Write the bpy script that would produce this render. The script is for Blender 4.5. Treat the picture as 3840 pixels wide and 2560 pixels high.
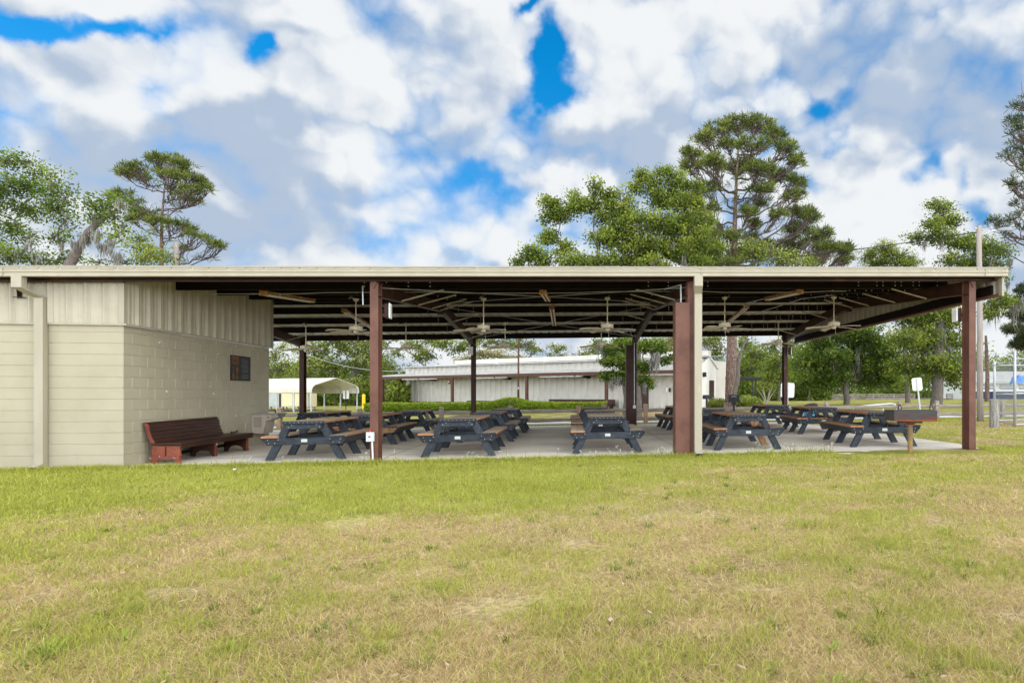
import bpy, bmesh, math, random
import numpy as np
from mathutils import Vector, Matrix
R = math.radians
scene = bpy.context.scene
COL = scene.collection
for _o in list(bpy.data.objects): bpy.data.objects.remove(_o)

# ------------------------------------------------------------------ camera
FPX, CX, HY, ZC, TH = 2252.0, 2403.0, 1483.6, 1.282, 0.1114   # measured on the 3840 px wide photograph
cam = bpy.data.cameras.new("camera"); camo = bpy.data.objects.new("camera", cam); COL.objects.link(camo)
camo.location = (0, 0, ZC); camo.rotation_euler = (R(90), 0, 0)
cam.sensor_width = 36; cam.lens = 36 * FPX / 3840
cam.shift_x = (1920 - CX) / 3840; cam.shift_y = (HY - 1280) / 3840
cam.clip_start = 0.05; cam.clip_end = 3000
scene.camera = camo

# ------------------------------------------------------------------ sun, sky, exposure
SUN_EL, SUN_ROT = R(36), R(128)
scene.view_settings.view_transform = 'Standard'; scene.view_settings.look = 'None'
scene.view_settings.exposure = 0.82; scene.view_settings.gamma = 1
sl = bpy.data.lights.new("sun", 'SUN'); so = bpy.data.objects.new("sun", sl); COL.objects.link(so)
sl.energy = .85; sl.angle = R(45); sl.color = (1, .95, .87)
sd = Vector((math.sin(SUN_ROT) * math.cos(SUN_EL), math.cos(SUN_ROT) * math.cos(SUN_EL), math.sin(SUN_EL)))
so.rotation_euler = sd.to_track_quat('Z', 'Y').to_euler(); so.location = (0, -20, 40)

V2S = 3840 / 2352.0
def build_world():
    w = bpy.data.worlds.new("World"); scene.world = w; w.use_nodes = True
    nt = w.node_tree; nt.nodes.clear(); L = nt.links
    def nd(t, **k):
        n = nt.nodes.new(t)
        for a, b in k.items(): setattr(n, a, b)
        return n
    def val(n, i, v):
        if hasattr(v, 'is_output'): L.new(v, n.inputs[i])
        else: n.inputs[i].default_value = v
    def ma(op, a, b=0.0, clamp=False):
        n = nd('ShaderNodeMath', operation=op, use_clamp=clamp); val(n, 0, a); val(n, 1, b); return n.outputs[0]
    def vm(op, a, b=(0, 0, 0)):
        n = nd('ShaderNodeVectorMath', operation=op); val(n, 0, a); val(n, 1, b)
        return n.outputs['Value'] if op in ('DOT_PRODUCT', 'LENGTH') else n.outputs[0]
    def noise(vec, scale, detail=6, rough=.55):
        n = nd('ShaderNodeTexNoise'); L.new(vec, n.inputs['Vector']); n.inputs['Scale'].default_value = scale
        n.inputs['Detail'].default_value = detail; n.inputs['Roughness'].default_value = rough; return n
    def smooth(x, lo, hi):
        n = nd('ShaderNodeMapRange', interpolation_type='SMOOTHSTEP'); val(n, 0, x)
        n.inputs[1].default_value = lo; n.inputs[2].default_value = hi; return n.outputs[0]
    def mixc(f, a, b):
        n = nd('ShaderNodeMix', data_type='RGBA'); val(n, 0, f); val(n, 6, a); val(n, 7, b); return n.outputs[2]
    tc = nd('ShaderNodeTexCoord'); d = vm('NORMALIZE', tc.outputs['Generated'])
    n1 = noise(d, 5.5, 6, .50)
    warp = vm('SCALE', vm('SUBTRACT', n1.outputs['Color'], (.5, .5, .5))); warp.node.inputs['Scale'].default_value = .24
    dw = vm('ADD', d, warp)
    sx = nd('ShaderNodeSeparateXYZ'); L.new(dw, sx.inputs[0])
    yy = ma('MAXIMUM', ma('ABSOLUTE', sx.outputs[1]), .02)
    cb = nd('ShaderNodeCombineXYZ'); L.new(ma('DIVIDE', sx.outputs[0], yy), cb.inputs[0]); L.new(ma('DIVIDE', sx.outputs[2], yy), cb.inputs[1])
    ab = cb.outputs[0]
    def field(blobs):
        tot = None
        for x, y, rx, ry, amp in blobs:
            c = ((x * V2S - CX) / FPX, (HY - y * V2S) / FPX, 0)
            q = vm('MULTIPLY', vm('SUBTRACT', ab, c), (FPX / (rx * V2S), FPX / (ry * V2S), 0))
            e = ma('MULTIPLY', ma('EXPONENT', ma('MULTIPLY', vm('DOT_PRODUCT', q, q), -1.0)), amp)
            tot = e if tot is None else ma('ADD', tot, e)
        return tot
    blue = field([(60, 50, 70, 40, 1.1), (170, 30, 110, 45, 1.3), (250, 60, 50, 40, .8), (588, 130, 44, 36, 1.25),
                  (1235, 100, 42, 50, 1.15), (1225, 180, 55, 60, 1.1), (1240, 238, 60, 42, 1.0), (1200, 5, 70, 18, 1.0),
                  (1060, 418, 45, 36, .34), (1145, 415, 70, 24, .36), (870, 565, 60, 30, .5), (780, 555, 60, 30, .4),
                  (2200, 380, 40, 45, .8), (2255, 455, 50, 50, .9), (2110, 400, 60, 25, .55), (1915, 265, 50, 28, .75),
                  (1975, 315, 40, 20, .6), (1860, 400, 40, 25, .5), (2290, 490, 30, 30, .6)])
    grey = field([(330, 320, 260, 70, .75), (560, 420, 130, 160, .75), (250, 420, 180, 70, .45), (640, 560, 140, 70, .7), (980, 330, 130, 60, .35),
                  (1480, 345, 190, 70, .75), (1390, 350, 120, 60, .4), (1130, 500, 60, 30, -.4), (1900, 130, 110, 120, .75), (1880, 240, 170, 60, .35), (2140, 190, 190, 120, .85), (2300, 260, 120, 80, .5), (780, 500, 60, 50, .4),
                  (720, 90, 150, 30, .4), (1060, 150, 120, 60, .25), (2250, 420, 60, 60, .3), (2000, 520, 100, 20, .2), (420, 520, 110, 90, .5), (60, 400, 80, 100, .3), (940, 500, 40, 60, .4)])
    white = field([(80, 215, 140, 50, .7), (400, 210, 150, 50, .7), (380, 100, 100, 60, .4), (830, 165, 150, 50, .6), (760, 430, 130, 50, .6), (850, 330, 150, 40, .3),
                   (1000, 560, 170, 60, .9), (1170, 480, 130, 70, .9), (1250, 440, 60, 40, .7), (1420, 150, 150, 80, .6), (1360, 420, 60, 70, .7), (1340, 260, 80, 50, .3), (1790, 260, 80, 50, .6),
                   (2020, 520, 200, 80, 1.), (2200, 500, 70, 60, .8), (1650, 120, 100, 70, .4), (2320, 80, 60, 80, .5), (1700, 20, 120, 40, .5), (640, 30, 150, 30, .4), (2100, 420, 150, 25, .3)])
    def puffs(vec):
        tot = None
        for sc, am, sm in ((5.5, .48, .5), (12.0, .33, .5), (27.0, .19, .4)):
            n = nd('ShaderNodeTexVoronoi', feature='F1'); L.new(vec, n.inputs['Vector']); n.inputs['Scale'].default_value = sc
            x = ma('MULTIPLY', n.outputs['Distance'], -am); tot = x if tot is None else ma('ADD', tot, x)
        return ma('ADD', tot, 1.0)
    nw = noise(d, 11.0, 5, .55); w2 = vm('SCALE', vm('SUBTRACT', nw.outputs['Color'], (.5, .5, .5))); w2.node.inputs['Scale'].default_value = .07
    dp = vm('MULTIPLY', vm('ADD', d, w2), (1.0, 1.0, 1.35))
    p0 = puffs(dp); p1 = puffs(vm('ADD', dp, (.018, 0, .040)))
    relief = ma('SUBTRACT', p0, p1)
    n2 = noise(d, 8.5, 7, .56)
    n4 = noise(d, 3.0, 5, .5)
    hole = ma('SUBTRACT', blue, ma('MULTIPLY', ma('SUBTRACT', p0, .66), 2.0))
    hole = ma('ADD', hole, ma('MULTIPLY', ma('SUBTRACT', n2.outputs[0], .5), .9))
    hm = smooth(hole, .30, 1.30)
    t = ma('ADD', ma('SUBTRACT', white, ma('MULTIPLY', grey, 1.05)), .56)
    t = ma('ADD', t, ma('MULTIPLY', ma('SUBTRACT', n4.outputs[0], .5), .35))
    t = ma('ADD', t, ma('MULTIPLY', relief, 3.1))
    tm = smooth(t, -.2, 1.1)
    sky = nd('ShaderNodeTexSky', sky_type='NISHITA'); sky.sun_disc = False; sky.sun_elevation = SUN_EL; sky.sun_rotation = SUN_ROT
    sky.air_density = 1.0; sky.dust_density = .3; sky.ozone_density = 2.5
    K = 10.0
    skc = nd('ShaderNodeMix', data_type='RGBA', blend_type='MULTIPLY'); skc.inputs[0].default_value = 1
    L.new(sky.outputs[0], skc.inputs[6])
    s0 = nd('ShaderNodeSeparateXYZ'); L.new(d, s0.inputs[0])
    L.new(mixc(smooth(s0.outputs[2], .04, .50), (.50, .56, .66, 1), (.02, .84, 1.22, 1)), skc.inputs[7])
    cloud = mixc(tm, (.262 * K, .317 * K, .40 * K, 1), (.505 * K, .52 * K, .53 * K, 1))
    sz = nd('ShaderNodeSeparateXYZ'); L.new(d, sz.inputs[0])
    back = ma('ADD', ma('MULTIPLY', smooth(ma('MULTIPLY', sz.outputs[1], -1.0), -.10, .7), 1.3), 1.0)  # cloud behind the viewpoint, out of view, brightened as added fill light
    back = ma('ADD', back, ma('MULTIPLY', ma('MULTIPLY', smooth(ma('SUBTRACT', ma('MULTIPLY', ma('ABSOLUTE', sz.outputs[0]), .8), sz.outputs[1]), .05, .7), ma('EXPONENT', ma('MULTIPLY', ma('POWER', ma('DIVIDE', sz.outputs[2], .32), 2.0), -1.0))), 6.0))  # added bright band low behind and to the sides, lighting under the roof
    back = ma('ADD', back, ma('MULTIPLY', smooth(sz.outputs[2], .62, .95), .8))  # overhead cloud above the frame also brightened for extra fill
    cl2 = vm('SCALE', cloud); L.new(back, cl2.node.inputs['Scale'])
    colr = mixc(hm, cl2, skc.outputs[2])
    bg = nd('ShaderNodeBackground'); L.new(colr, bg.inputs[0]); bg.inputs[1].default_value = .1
    out = nd('ShaderNodeOutputWorld'); L.new(bg.outputs[0], out.inputs[0])
build_world()

# ------------------------------------------------------------------ frames of reference and helpers
OX, OY = -9.42, 10.94                       # pavilion wall corner; (u, v) run along and into the building
CT, ST = math.cos(TH), math.sin(TH)
def W(u, v, z=0.0): return Vector((OX + u * CT - v * ST, OY + u * ST + v * CT, z))
def UV(X, Y):
    X = np.asarray(X) - OX; Y = np.asarray(Y) - OY
    return X * CT + Y * ST, -X * ST + Y * CT
def plane(u, v): return .0111 * np.clip(u, -90, 90) + .0036 * np.clip(v, -40, 120)
def zslab(u, v): return .0111 * u + .0036 * v - .045 * (1 - min(1, max(0, (v - .0) / .9)))
def zg(X, Y):
    u, v = UV(X, Y)
    z = plane(u, v) - .035
    z = z + .22 * np.exp(-(((X + 9) / 20) ** 4) - ((Y - 46) / 11) ** 4)
    z = z - .22 * np.exp(-((X + 32) / 9) ** 2 - ((Y - 60) / 12) ** 2)
    return z
def at(xs, ys, Y): return Vector(((xs - CX) / FPX * Y, Y, ZC + (HY - ys) * Y / FPX))     # 3840 px
def vp(xv, yv, Y): return at(xv * V2S, yv * V2S, Y)                                       # 2352 px
def ground_at(xs, Y):
    X = (xs - CX) / FPX * Y
    return Vector((X, Y, float(zg(X, Y))))

def tag(o, label=None, cat=None, group=None, kind=None):
    if label: o['label'] = label
    if cat: o['category'] = cat
    if group: o['group'] = group
    if kind: o['kind'] = kind
    return o
def empty(name, label, cat, loc=(0, 0, 0), rz=0, group=None, tilt=False):
    o = bpy.data.objects.new(name, None); COL.objects.link(o); o.empty_display_size = .2
    o.location = loc; o.rotation_euler = (R(.2) if tilt else 0, -.0111 if tilt else 0, rz)
    return tag(o, label, cat, group)
def copy_tree(o, parent=None):
    c = o.copy(); COL.objects.link(c)
    if parent is not None: c.parent = parent
    for ch in [x for x in KIDS.get(o.name, [])]:
        copy_tree(ch, c)
    return c
KIDS = {}

class MB:
    def __init__(s): s.v = []; s.f = []; s.m = []; s.mi = 0
    def mat(s, i): s.mi = i; return s
    def add(s, vs, fs):
        b = len(s.v); s.v += [tuple(p) for p in vs]
        for f in fs: s.f.append([b + i for i in f]); s.m.append(s.mi)
        return s
    def box(s, x0, x1, y0, y1, z0, z1):
        vs = [(x, y, z) for z in (z0, z1) for x, y in ((x0, y0), (x1, y0), (x1, y1), (x0, y1))]
        return s.add(vs, [(3, 2, 1, 0), (4, 5, 6, 7), (0, 1, 5, 4), (1, 2, 6, 5), (2, 3, 7, 6), (3, 0, 4, 7)])
    def frame(s, p, q, up):
        p = Vector(p); q = Vector(q); d = (q - p).normalized(); up = Vector(up)
        x = d.cross(up)
        if x.length < 1e-4: x = d.cross(Vector((1, 0, 0)))
        x.normalize(); y = x.cross(d).normalized(); return p, q, x, y
    def bar(s, p, q, w, h, up=(0, 0, 1), ox=0, oy=0):
        p, q, x, y = s.frame(p, q, up); o = x * ox + y * oy
        vs = [e + o + x * (w / 2 * a) + y * (h / 2 * b) for e in (p, q) for a, b in ((-1, -1), (1, -1), (1, 1), (-1, 1))]
        return s.add(vs, [(3, 2, 1, 0), (4, 5, 6, 7), (0, 1, 5, 4), (1, 2, 6, 5), (2, 3, 7, 6), (3, 0, 4, 7)])
    def ibeam(s, p, q, depth, width, up=(0, 0, 1), tf=.012, tw=.009):
        s.bar(p, q, width, tf, up, oy=depth / 2 - tf / 2); s.bar(p, q, width, tf, up, oy=-depth / 2 + tf / 2)
        return s.bar(p, q, tw, depth - 2 * tf, up)
    def tube(s, pts, r, n=6, caps=True):
        pts = [Vector(p) for p in pts]; rs = r if hasattr(r, '__len__') else [r] * len(pts)
        b = len(s.v); ref = None; N = len(pts)
        for i, p in enumerate(pts):
            d = (pts[min(i + 1, N - 1)] - pts[max(i - 1, 0)])
            d = d.normalized() if d.length > 1e-9 else Vector((0, 0, 1))
            if ref is None:
                ref = Vector((1, 0, 0)) if abs(d.x) < .8 else Vector((0, 1, 0))
            x = (ref - d * ref.dot(d)).normalized(); y = d.cross(x); ref = x
            for k in range(n):
                a = 2 * math.pi * k / n
                s.v.append(tuple(p + (x * math.cos(a) + y * math.sin(a)) * rs[i]))
        for i in range(N - 1):
            for k in range(n):
                k2 = (k + 1) % n
                s.f.append([b + i * n + k, b + i * n + k2, b + (i + 1) * n + k2, b + (i + 1) * n + k]); s.m.append(s.mi)
        if caps:
            s.f.append([b + k for k in range(n)][::-1]); s.m.append(s.mi)
            s.f.append([b + (N - 1) * n + k for k in range(n)]); s.m.append(s.mi)
        return s
    def prism(s, poly, a, b, axis='y'):
        n = len(poly)
        def P(p, t):
            return (p[0], t, p[1]) if axis == 'y' else ((t, p[0], p[1]) if axis == 'x' else (p[0], p[1], t))
        vs = [P(p, a) for p in poly] + [P(p, b) for p in poly]
        fs = [list(range(n)), list(range(2 * n - 1, n - 1, -1))] + [(i, n + i, n + (i + 1) % n, (i + 1) % n) for i in range(n)]
        return s.add(vs, fs)
    def strip(s, prof, p0, p1, z0, z1):  # ribbed sheet: profile [(along, out)] between two heights, along +x from p0, outwards -y
        vs = [(p0 + a, p1 - o, z) for z in (z0, z1) for a, o in prof]; n = len(prof)
        return s.add(vs, [(i, i + 1, n + i + 1, n + i) for i in range(n - 1)])
    def build(s, name, mats, parent=None, loc=None, rot=None, smooth=False, bevel=0, recalc=True):
        me = bpy.data.meshes.new(name); me.from_pydata(s.v, [], s.f)
        for m in (mats if isinstance(mats, (list, tuple)) else [mats]): me.materials.append(m)
        me.polygons.foreach_set('material_index', s.m)
        if recalc:
            bm = bmesh.new(); bm.from_mesh(me); bmesh.ops.recalc_face_normals(bm, faces=bm.faces); bm.to_mesh(me); bm.free()
        if smooth: me.polygons.foreach_set('use_smooth', [True] * len(me.polygons))
        me.update()
        o = bpy.data.objects.new(name, me); COL.objects.link(o)
        if parent is not None: o.parent = parent; KIDS.setdefault(parent.name, []).append(o)
        if loc is not None: o.location = loc
        if rot is not None: o.rotation_euler = rot
        if bevel:
            b = o.modifiers.new('bevel', 'BEVEL'); b.width = bevel; b.segments = 1; b.limit_method = 'ANGLE'; b.angle_limit = R(50)
        return o

def npmesh(name, V, F, m, parent=None, tint=None, smooth=False):
    V = np.asarray(V, np.float32); F = np.asarray(F, np.int32); k = F.shape[1]
    me = bpy.data.meshes.new(name)
    me.vertices.add(len(V)); me.vertices.foreach_set('co', V.ravel())
    me.loops.add(F.size); me.loops.foreach_set('vertex_index', F.ravel())
    me.polygons.add(len(F)); me.polygons.foreach_set('loop_start', np.arange(0, F.size, k, dtype=np.int32))
    me.polygons.foreach_set('loop_total', np.full(len(F), k, np.int32))
    if smooth: me.polygons.foreach_set('use_smooth', np.ones(len(F), bool))
    if tint is not None:
        tint = np.asarray(tint, np.float32)
        if tint.ndim == 1:
            a = me.attributes.new('tint', 'FLOAT', 'POINT'); a.data.foreach_set('value', tint)
        else:
            a = me.attributes.new('tint', 'FLOAT_COLOR', 'POINT'); a.data.foreach_set('color', np.c_[tint, np.ones(len(tint))].astype(np.float32).ravel())
    me.materials.append(m); me.update(calc_edges=True)
    o = bpy.data.objects.new(name, me); COL.objects.link(o)
    if parent is not None: o.parent = parent; KIDS.setdefault(parent.name, []).append(o)
    return o

# ------------------------------------------------------------------ materials
def mat(name, c1, c2=None, scale=5., detail=6, rough=.7, bump=0., bscale=None, stretch=(1, 1, 1), metal=0., ramp=(.38, .65), spec=.2, c3=None, s3=1.5, ramp3=(.55, .7), distort=0., rnd=0.):
    m = bpy.data.materials.new(name); m.use_nodes = True; nt = m.node_tree; L = nt.links
    b = nt.nodes['Principled BSDF']; b.inputs['Roughness'].default_value = rough; b.inputs['Metallic'].default_value = metal
    b.inputs['Specular IOR Level'].default_value = spec
    b.inputs['Base Color'].default_value = (*c1, 1)
    if c2 is None and not bump and c3 is None: return m
    tc = nt.nodes.new('ShaderNodeTexCoord'); mp = nt.nodes.new('ShaderNodeMapping'); mp.inputs['Scale'].default_value = stretch
    L.new(tc.outputs['Object'], mp.inputs[0])
    def noi(sc, dt=detail, dist=0.):
        n = nt.nodes.new('ShaderNodeTexNoise'); n.inputs['Scale'].default_value = sc; n.inputs['Detail'].default_value = dt
        n.inputs['Roughness'].default_value = .6; n.inputs['Distortion'].default_value = dist
        L.new(mp.outputs[0], n.inputs[0]); return n
    def mp_(x, lo, hi):
        r = nt.nodes.new('ShaderNodeMapRange'); L.new(x, r.inputs[0]); r.inputs[1].default_value = lo; r.inputs[2].default_value = hi; return r.outputs[0]
    col = None
    if c2 is not None:
        n = noi(scale, detail, distort); mx = nt.nodes.new('ShaderNodeMix'); mx.data_type = 'RGBA'
        L.new(mp_(n.outputs[0], *ramp), mx.inputs[0]); mx.inputs[6].default_value = (*c1, 1); mx.inputs[7].default_value = (*c2, 1); col = mx.outputs[2]
    if c3 is not None:
        n = noi(s3, 8); mx = nt.nodes.new('ShaderNodeMix'); mx.data_type = 'RGBA'
        L.new(mp_(n.outputs[0], *ramp3), mx.inputs[0])
        if col: L.new(col, mx.inputs[6])
        else: mx.inputs[6].default_value = (*c1, 1)
        mx.inputs[7].default_value = (*c3, 1); col = mx.outputs[2]
    if rnd and col:
        oi = nt.nodes.new('ShaderNodeObjectInfo'); rr = nt.nodes.new('ShaderNodeMapRange'); L.new(oi.outputs['Random'], rr.inputs[0]); rr.inputs[3].default_value = 1 - rnd; rr.inputs[4].default_value = 1 + rnd
        sc_ = nt.nodes.new('ShaderNodeVectorMath'); sc_.operation = 'SCALE'; L.new(col, sc_.inputs[0]); L.new(rr.outputs[0], sc_.inputs['Scale']); col = sc_.outputs[0]
    if col: L.new(col, b.inputs['Base Color'])
    if bump:
        n = noi(bscale or scale * 3); bp = nt.nodes.new('ShaderNodeBump'); bp.inputs['Strength'].default_value = bump; bp.inputs['Distance'].default_value = .02
        L.new(n.outputs[0], bp.inputs['Height']); L.new(bp.outputs[0], b.inputs['Normal'])
    return m
def leafmat(name, stops, trans=.35, rough=.6):
    m = bpy.data.materials.new(name); m.use_nodes = True; nt = m.node_tree; L = nt.links; nt.nodes.clear()
    at_ = nt.nodes.new('ShaderNodeAttribute'); at_.attribute_name = 'tint'
    if stops is None: col = at_.outputs['Color']
    else:
        r = nt.nodes.new('ShaderNodeValToRGB'); L.new(at_.outputs['Fac'], r.inputs[0])
        e = r.color_ramp.elements
        for i, (p, c) in enumerate(stops):
            el = e[i] if i < 2 else e.new(p)
            el.position = p; el.color = (*c, 1)
        col = r.outputs[0]
    d = nt.nodes.new('ShaderNodeBsdfPrincipled'); d.inputs['Roughness'].default_value = rough; d.inputs['Specular IOR Level'].default_value = .25; L.new(col, d.inputs['Base Color'])
    t = nt.nodes.new('ShaderNodeBsdfTranslucent'); L.new(col, t.inputs[0])
    mx = nt.nodes.new('ShaderNodeMixShader'); mx.inputs[0].default_value = trans; L.new(d.outputs[0], mx.inputs[1]); L.new(t.outputs[0], mx.inputs[2])
    o = nt.nodes.new('ShaderNodeOutputMaterial'); L.new(mx.outputs[0], o.inputs[0]); return m

M = {}
M['block'] = mat('cream_block_paint', (.375, .335, .240), (.34, .30, .212), 1.3, 6, .75, .12, 60, c3=(.31, .275, .20), s3=3.5, ramp3=(.62, .8))
M['cream'] = mat('cream_metal', (.42, .378, .285), (.375, .335, .25), 2, 5, .45, .03, 30)
M['trim'] = mat('cream_trim', (.355, .315, .235), (.32, .282, .205), 3, 6, .42, c3=(.48, .41, .28), s3=4, ramp3=(.66, .85), stretch=(1, 1, .3))
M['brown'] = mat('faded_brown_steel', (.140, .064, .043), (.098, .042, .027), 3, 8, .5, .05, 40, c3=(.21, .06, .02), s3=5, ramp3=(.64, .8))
M['shadebrown'] = mat('shade_brown_steel', (.050, .018, .011), (.032, .012, .008), 4, 8, .5, .06, 40, c3=(.19, .06, .02), s3=2.2, ramp3=(.62, .78), stretch=(.5, 1, 1))  # same brown paint as the front posts, darkened to stand for under-roof shade
M['purlin'] = mat('deep_shade_brown_steel', (.008, .005, .004), (.013, .007, .005), 4, 6, .7, spec=.08, c3=(.06, .025, .012), s3=1.2, ramp3=(.64, .8))  # brown post paint taken near black, under-roof shade put into the colour
M['deck'] = mat('pale_roof_sheet', (.82, .78, .67), (.74, .70, .59), 1.5, 6, .5, stretch=(1, .2, 1))
M['roofw'] = mat('white_roof_sheet', (.44, .43, .405), (.36, .35, .325), 1.2, 6, .45)
M['galv'] = mat('galvanised_steel', (.48, .49, .50), (.38, .39, .40), 8, 6, .42, metal=.5)
M['concrete'] = mat('slab_concrete', (.66, .60, .51), (.58, .52, .44), .9, 9, .85, .08, 30, c3=(.42, .37, .31), s3=.55, ramp3=(.52, .70))
M['drive'] = mat('driveway_concrete', (.56, .54, .50), (.48, .46, .42), .6, 8, .9, .05, 20)
M['plastic'] = mat('black_plastic_lumber', (.016, .019, .025), (.036, .043, .054), 6, 9, .5, .35, 26, stretch=(1, 1, 1), spec=.22, distort=1.2, c3=(.020, .023, .029), s3=3, ramp3=(.5, .7), rnd=.22)
M['plank'] = mat('weathered_tan_plank', (.36, .275, .19), (.28, .21, .14), 5, 8, .65, .15, 30, stretch=(6, .6, 3), c3=(.34, .27, .19), s3=1.2, ramp3=(.45, .7), rnd=.2)
M['plank2'] = mat('brown_tan_plank', (.27, .165, .095), (.20, .12, .068), 5, 8, .6, .15, 30, stretch=(6, .6, 3), c3=(.30, .205, .13), s3=1.2, ramp3=(.5, .75), rnd=.2)
M['cut'] = mat('fresh_orange_plank_edge', (.37, .17, .08), (.28, .12, .055), 6, 6, .6)
M['bolt'] = mat('zinc_bolt', (.50, .50, .48), rough=.4, metal=.4)
M['plate'] = mat('pale_name_plate', (.46, .48, .43), (.40, .42, .37), 30, 3, .4)
M['rawwood'] = mat('bare_brown_wood', (.30, .17, .08), (.17, .085, .04), 7, 8, .8, .3, 30, stretch=(3, 3, .5), c3=(.40, .27, .14), s3=6, ramp3=(.55, .7))
M['oldwood'] = mat('grey_split_wood', (.33, .28, .235), (.22, .18, .15), 5, 8, .9, .5, 25, stretch=(.4, 3, 3), c3=(.42, .37, .32), s3=6, ramp3=(.55, .7))
M['postwood'] = mat('tan_split_post', (.42, .29, .19), (.27, .18, .12), 6, 8, .9, .5, 25, stretch=(3, 3, .5))
M['greypost'] = mat('grey_post_wood', (.34, .32, .29), (.16, .15, .13), 9, 8, .9, .6, 25, stretch=(3, 3, .35))
M['pole'] = mat('pale_pole_wood', (.34, .29, .25), (.24, .20, .17), 7, 8, .9, .4, 25, stretch=(3, 3, .25))
M['pewred'] = mat('peeling_orange_red_paint', (.225, .062, .033), (.165, .044, .025), 4, 6, .55, .2, 30, c3=(.10, .04, .03), s3=7, ramp3=(.62, .66))
M['pew'] = mat('dark_red_bench_paint', (.047, .020, .012), (.029, .013, .009), 4, 7, .42, .1, 30, stretch=(2, .5, 2), c3=(.13, .055, .035), s3=9, ramp3=(.64, .72))
M['chip'] = mat('chipped_red_paint', (.20, .055, .035), (.13, .035, .024), 4, 6, .5, .2, 40, c3=(.62, .58, .53), s3=14, ramp3=(.62, .66))
M['fountain'] = mat('tan_grey_enamel', (.42, .36, .29), (.37, .31, .25), 3, 5, .4)
M['steel'] = mat('brushed_steel', (.55, .54, .52), (.42, .41, .39), 6, 6, .3, metal=.8)
M['dark'] = mat('black_paint', (.018, .018, .02), (.03, .03, .033), 8, 5, .5)
M['white'] = mat('white_paint', (.80, .80, .77), (.72, .72, .69), 5, 5, .5)
M['offwhite'] = mat('offwhite_plastic', (.62, .58, .48), (.54, .50, .41), 5, 5, .5)
M['fan'] = mat('cream_fan_enamel', (.70, .62, .46), (.62, .54, .40), 4, 5, .5)
M['tube'] = mat('lamp_tube', (.80, .77, .70), rough=.3)
M['rustlamp'] = mat('rusty_lamp_housing', (.42, .20, .06), (.28, .11, .03), 20, 8, .8, .4, 60, c3=(.55, .47, .34), s3=12, ramp3=(.55, .62))
M['greybox'] = mat('grey_box_paint', (.55, .56, .55), (.48, .49, .48), 8, 5, .5)
M['oldgrey'] = mat('dull_grey_casting', (.26, .27, .28), (.2, .21, .22), 6, 5, .6)
M['red'] = mat('red_plastic', (.55, .03, .02), rough=.35)
M['redbox'] = mat('dark_red_box', (.11, .014, .012), rough=.5)
M['yellow'] = mat('yellow_paint', (.80, .55, .02), (.70, .47, .02), 4, 5, .5)
M['grill'] = mat('sooty_grill_steel', (.035, .037, .036), (.055, .053, .050), 4, 8, .5, .3, 30, c3=(.105, .028, .020), s3=2.4, ramp3=(.5, .62), stretch=(.6, 1, 2.0))
M['grillrust'] = mat('rusted_grill_steel', (.20, .06, .022), (.11, .035, .018), 8, 8, .65, .3, 40, c3=(.05, .045, .045), s3=4, ramp3=(.55, .7))
M['grillpost'] = mat('ochre_rusty_post', (.27, .17, .06), (.15, .115, .075), 6, 8, .7, .3, 30, c3=(.24, .09, .03), s3=5, ramp3=(.52, .68))
M['siding'] = mat('grey_white_siding', (.60, .56, .485), (.55, .51, .44), 2, 5, .5)
M['maroon'] = mat('maroon_trim', (.10, .046, .030), (.08, .036, .024), 4, 6, .6)
M['doorbrown'] = mat('dark_brown_door', (.055, .026, .018), (.045, .022, .016), 3, 5, .5)
M['stucco'] = mat('white_stucco', (.76, .73, .67), (.70, .67, .61), 3, 6, .85, .1, 40)
M['carport'] = mat('cream_carport_sheet', (.62, .585, .50), (.56, .525, .44), 2, 5, .45)
M['shed'] = mat('cream_shed_board', (.70, .60, .38), (.63, .54, .33), 2, 5, .6)
M['shutter'] = mat('grey_shutter', (.44, .47, .46), (.38, .41, .40), 3, 5, .5)
M['greytable'] = mat('grey_weathered_wood', (.26, .24, .23), (.17, .155, .15), 5, 7, .85)
M['bluecan'] = mat('blue_drum_paint', (.06, .26, .46), (.05, .21, .38), 4, 5, .45)
M['navy'] = mat('navy_band', (.018, .028, .075), rough=.6)
M['glass'] = mat('dark_window_glass', (.03, .035, .04), rough=.08, spec=.8)
M['blue'] = mat('blue_tarp', (.08, .26, .68), (.05, .17, .50), 5, 5, .5)
M['mulch'] = mat('orange_mulch', (.20, .075, .03), (.10, .042, .022), 9, 8, .95, .8, 20, c3=(.30, .15, .07), s3=14, ramp3=(.55, .65))
M['dirt'] = mat('dry_dirt_grass', (.30, .24, .13), (.22, .20, .08), .8, 9, .95)
M['bark'] = mat('grey_oak_bark', (.16, .135, .115), (.085, .07, .06), 8, 9, .95, .8, 20, stretch=(2, 2, .4))
M['pinebark'] = mat('red_grey_pine_bark', (.185, .118, .092), (.085, .057, .048), 6, 8, .95, 1.0, 10, stretch=(1.6, 1.6, .7), c3=(.33, .26, .22), s3=9, ramp3=(.57, .64))
M['pinetwig'] = mat('dark_pine_branch', (.115, .085, .068), (.06, .045, .038), 9, 6, .95)
M['bark2'] = mat('joint_dirt', (.20, .18, .15), (.13, .115, .095), 6, 6, .95)
M['moss'] = leafmat('spanish_moss', [(0, (.09, .085, .068)), (1, (.30, .28, .235))], .25)
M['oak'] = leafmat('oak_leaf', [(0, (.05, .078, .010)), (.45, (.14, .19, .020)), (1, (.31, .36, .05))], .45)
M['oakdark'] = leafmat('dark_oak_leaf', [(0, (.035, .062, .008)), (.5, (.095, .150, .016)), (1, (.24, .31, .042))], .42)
M['lime'] = leafmat('lime_leaf', [(0, (.07, .10, .014)), (.5, (.20, .25, .036)), (1, (.39, .43, .09))], .45)
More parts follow.
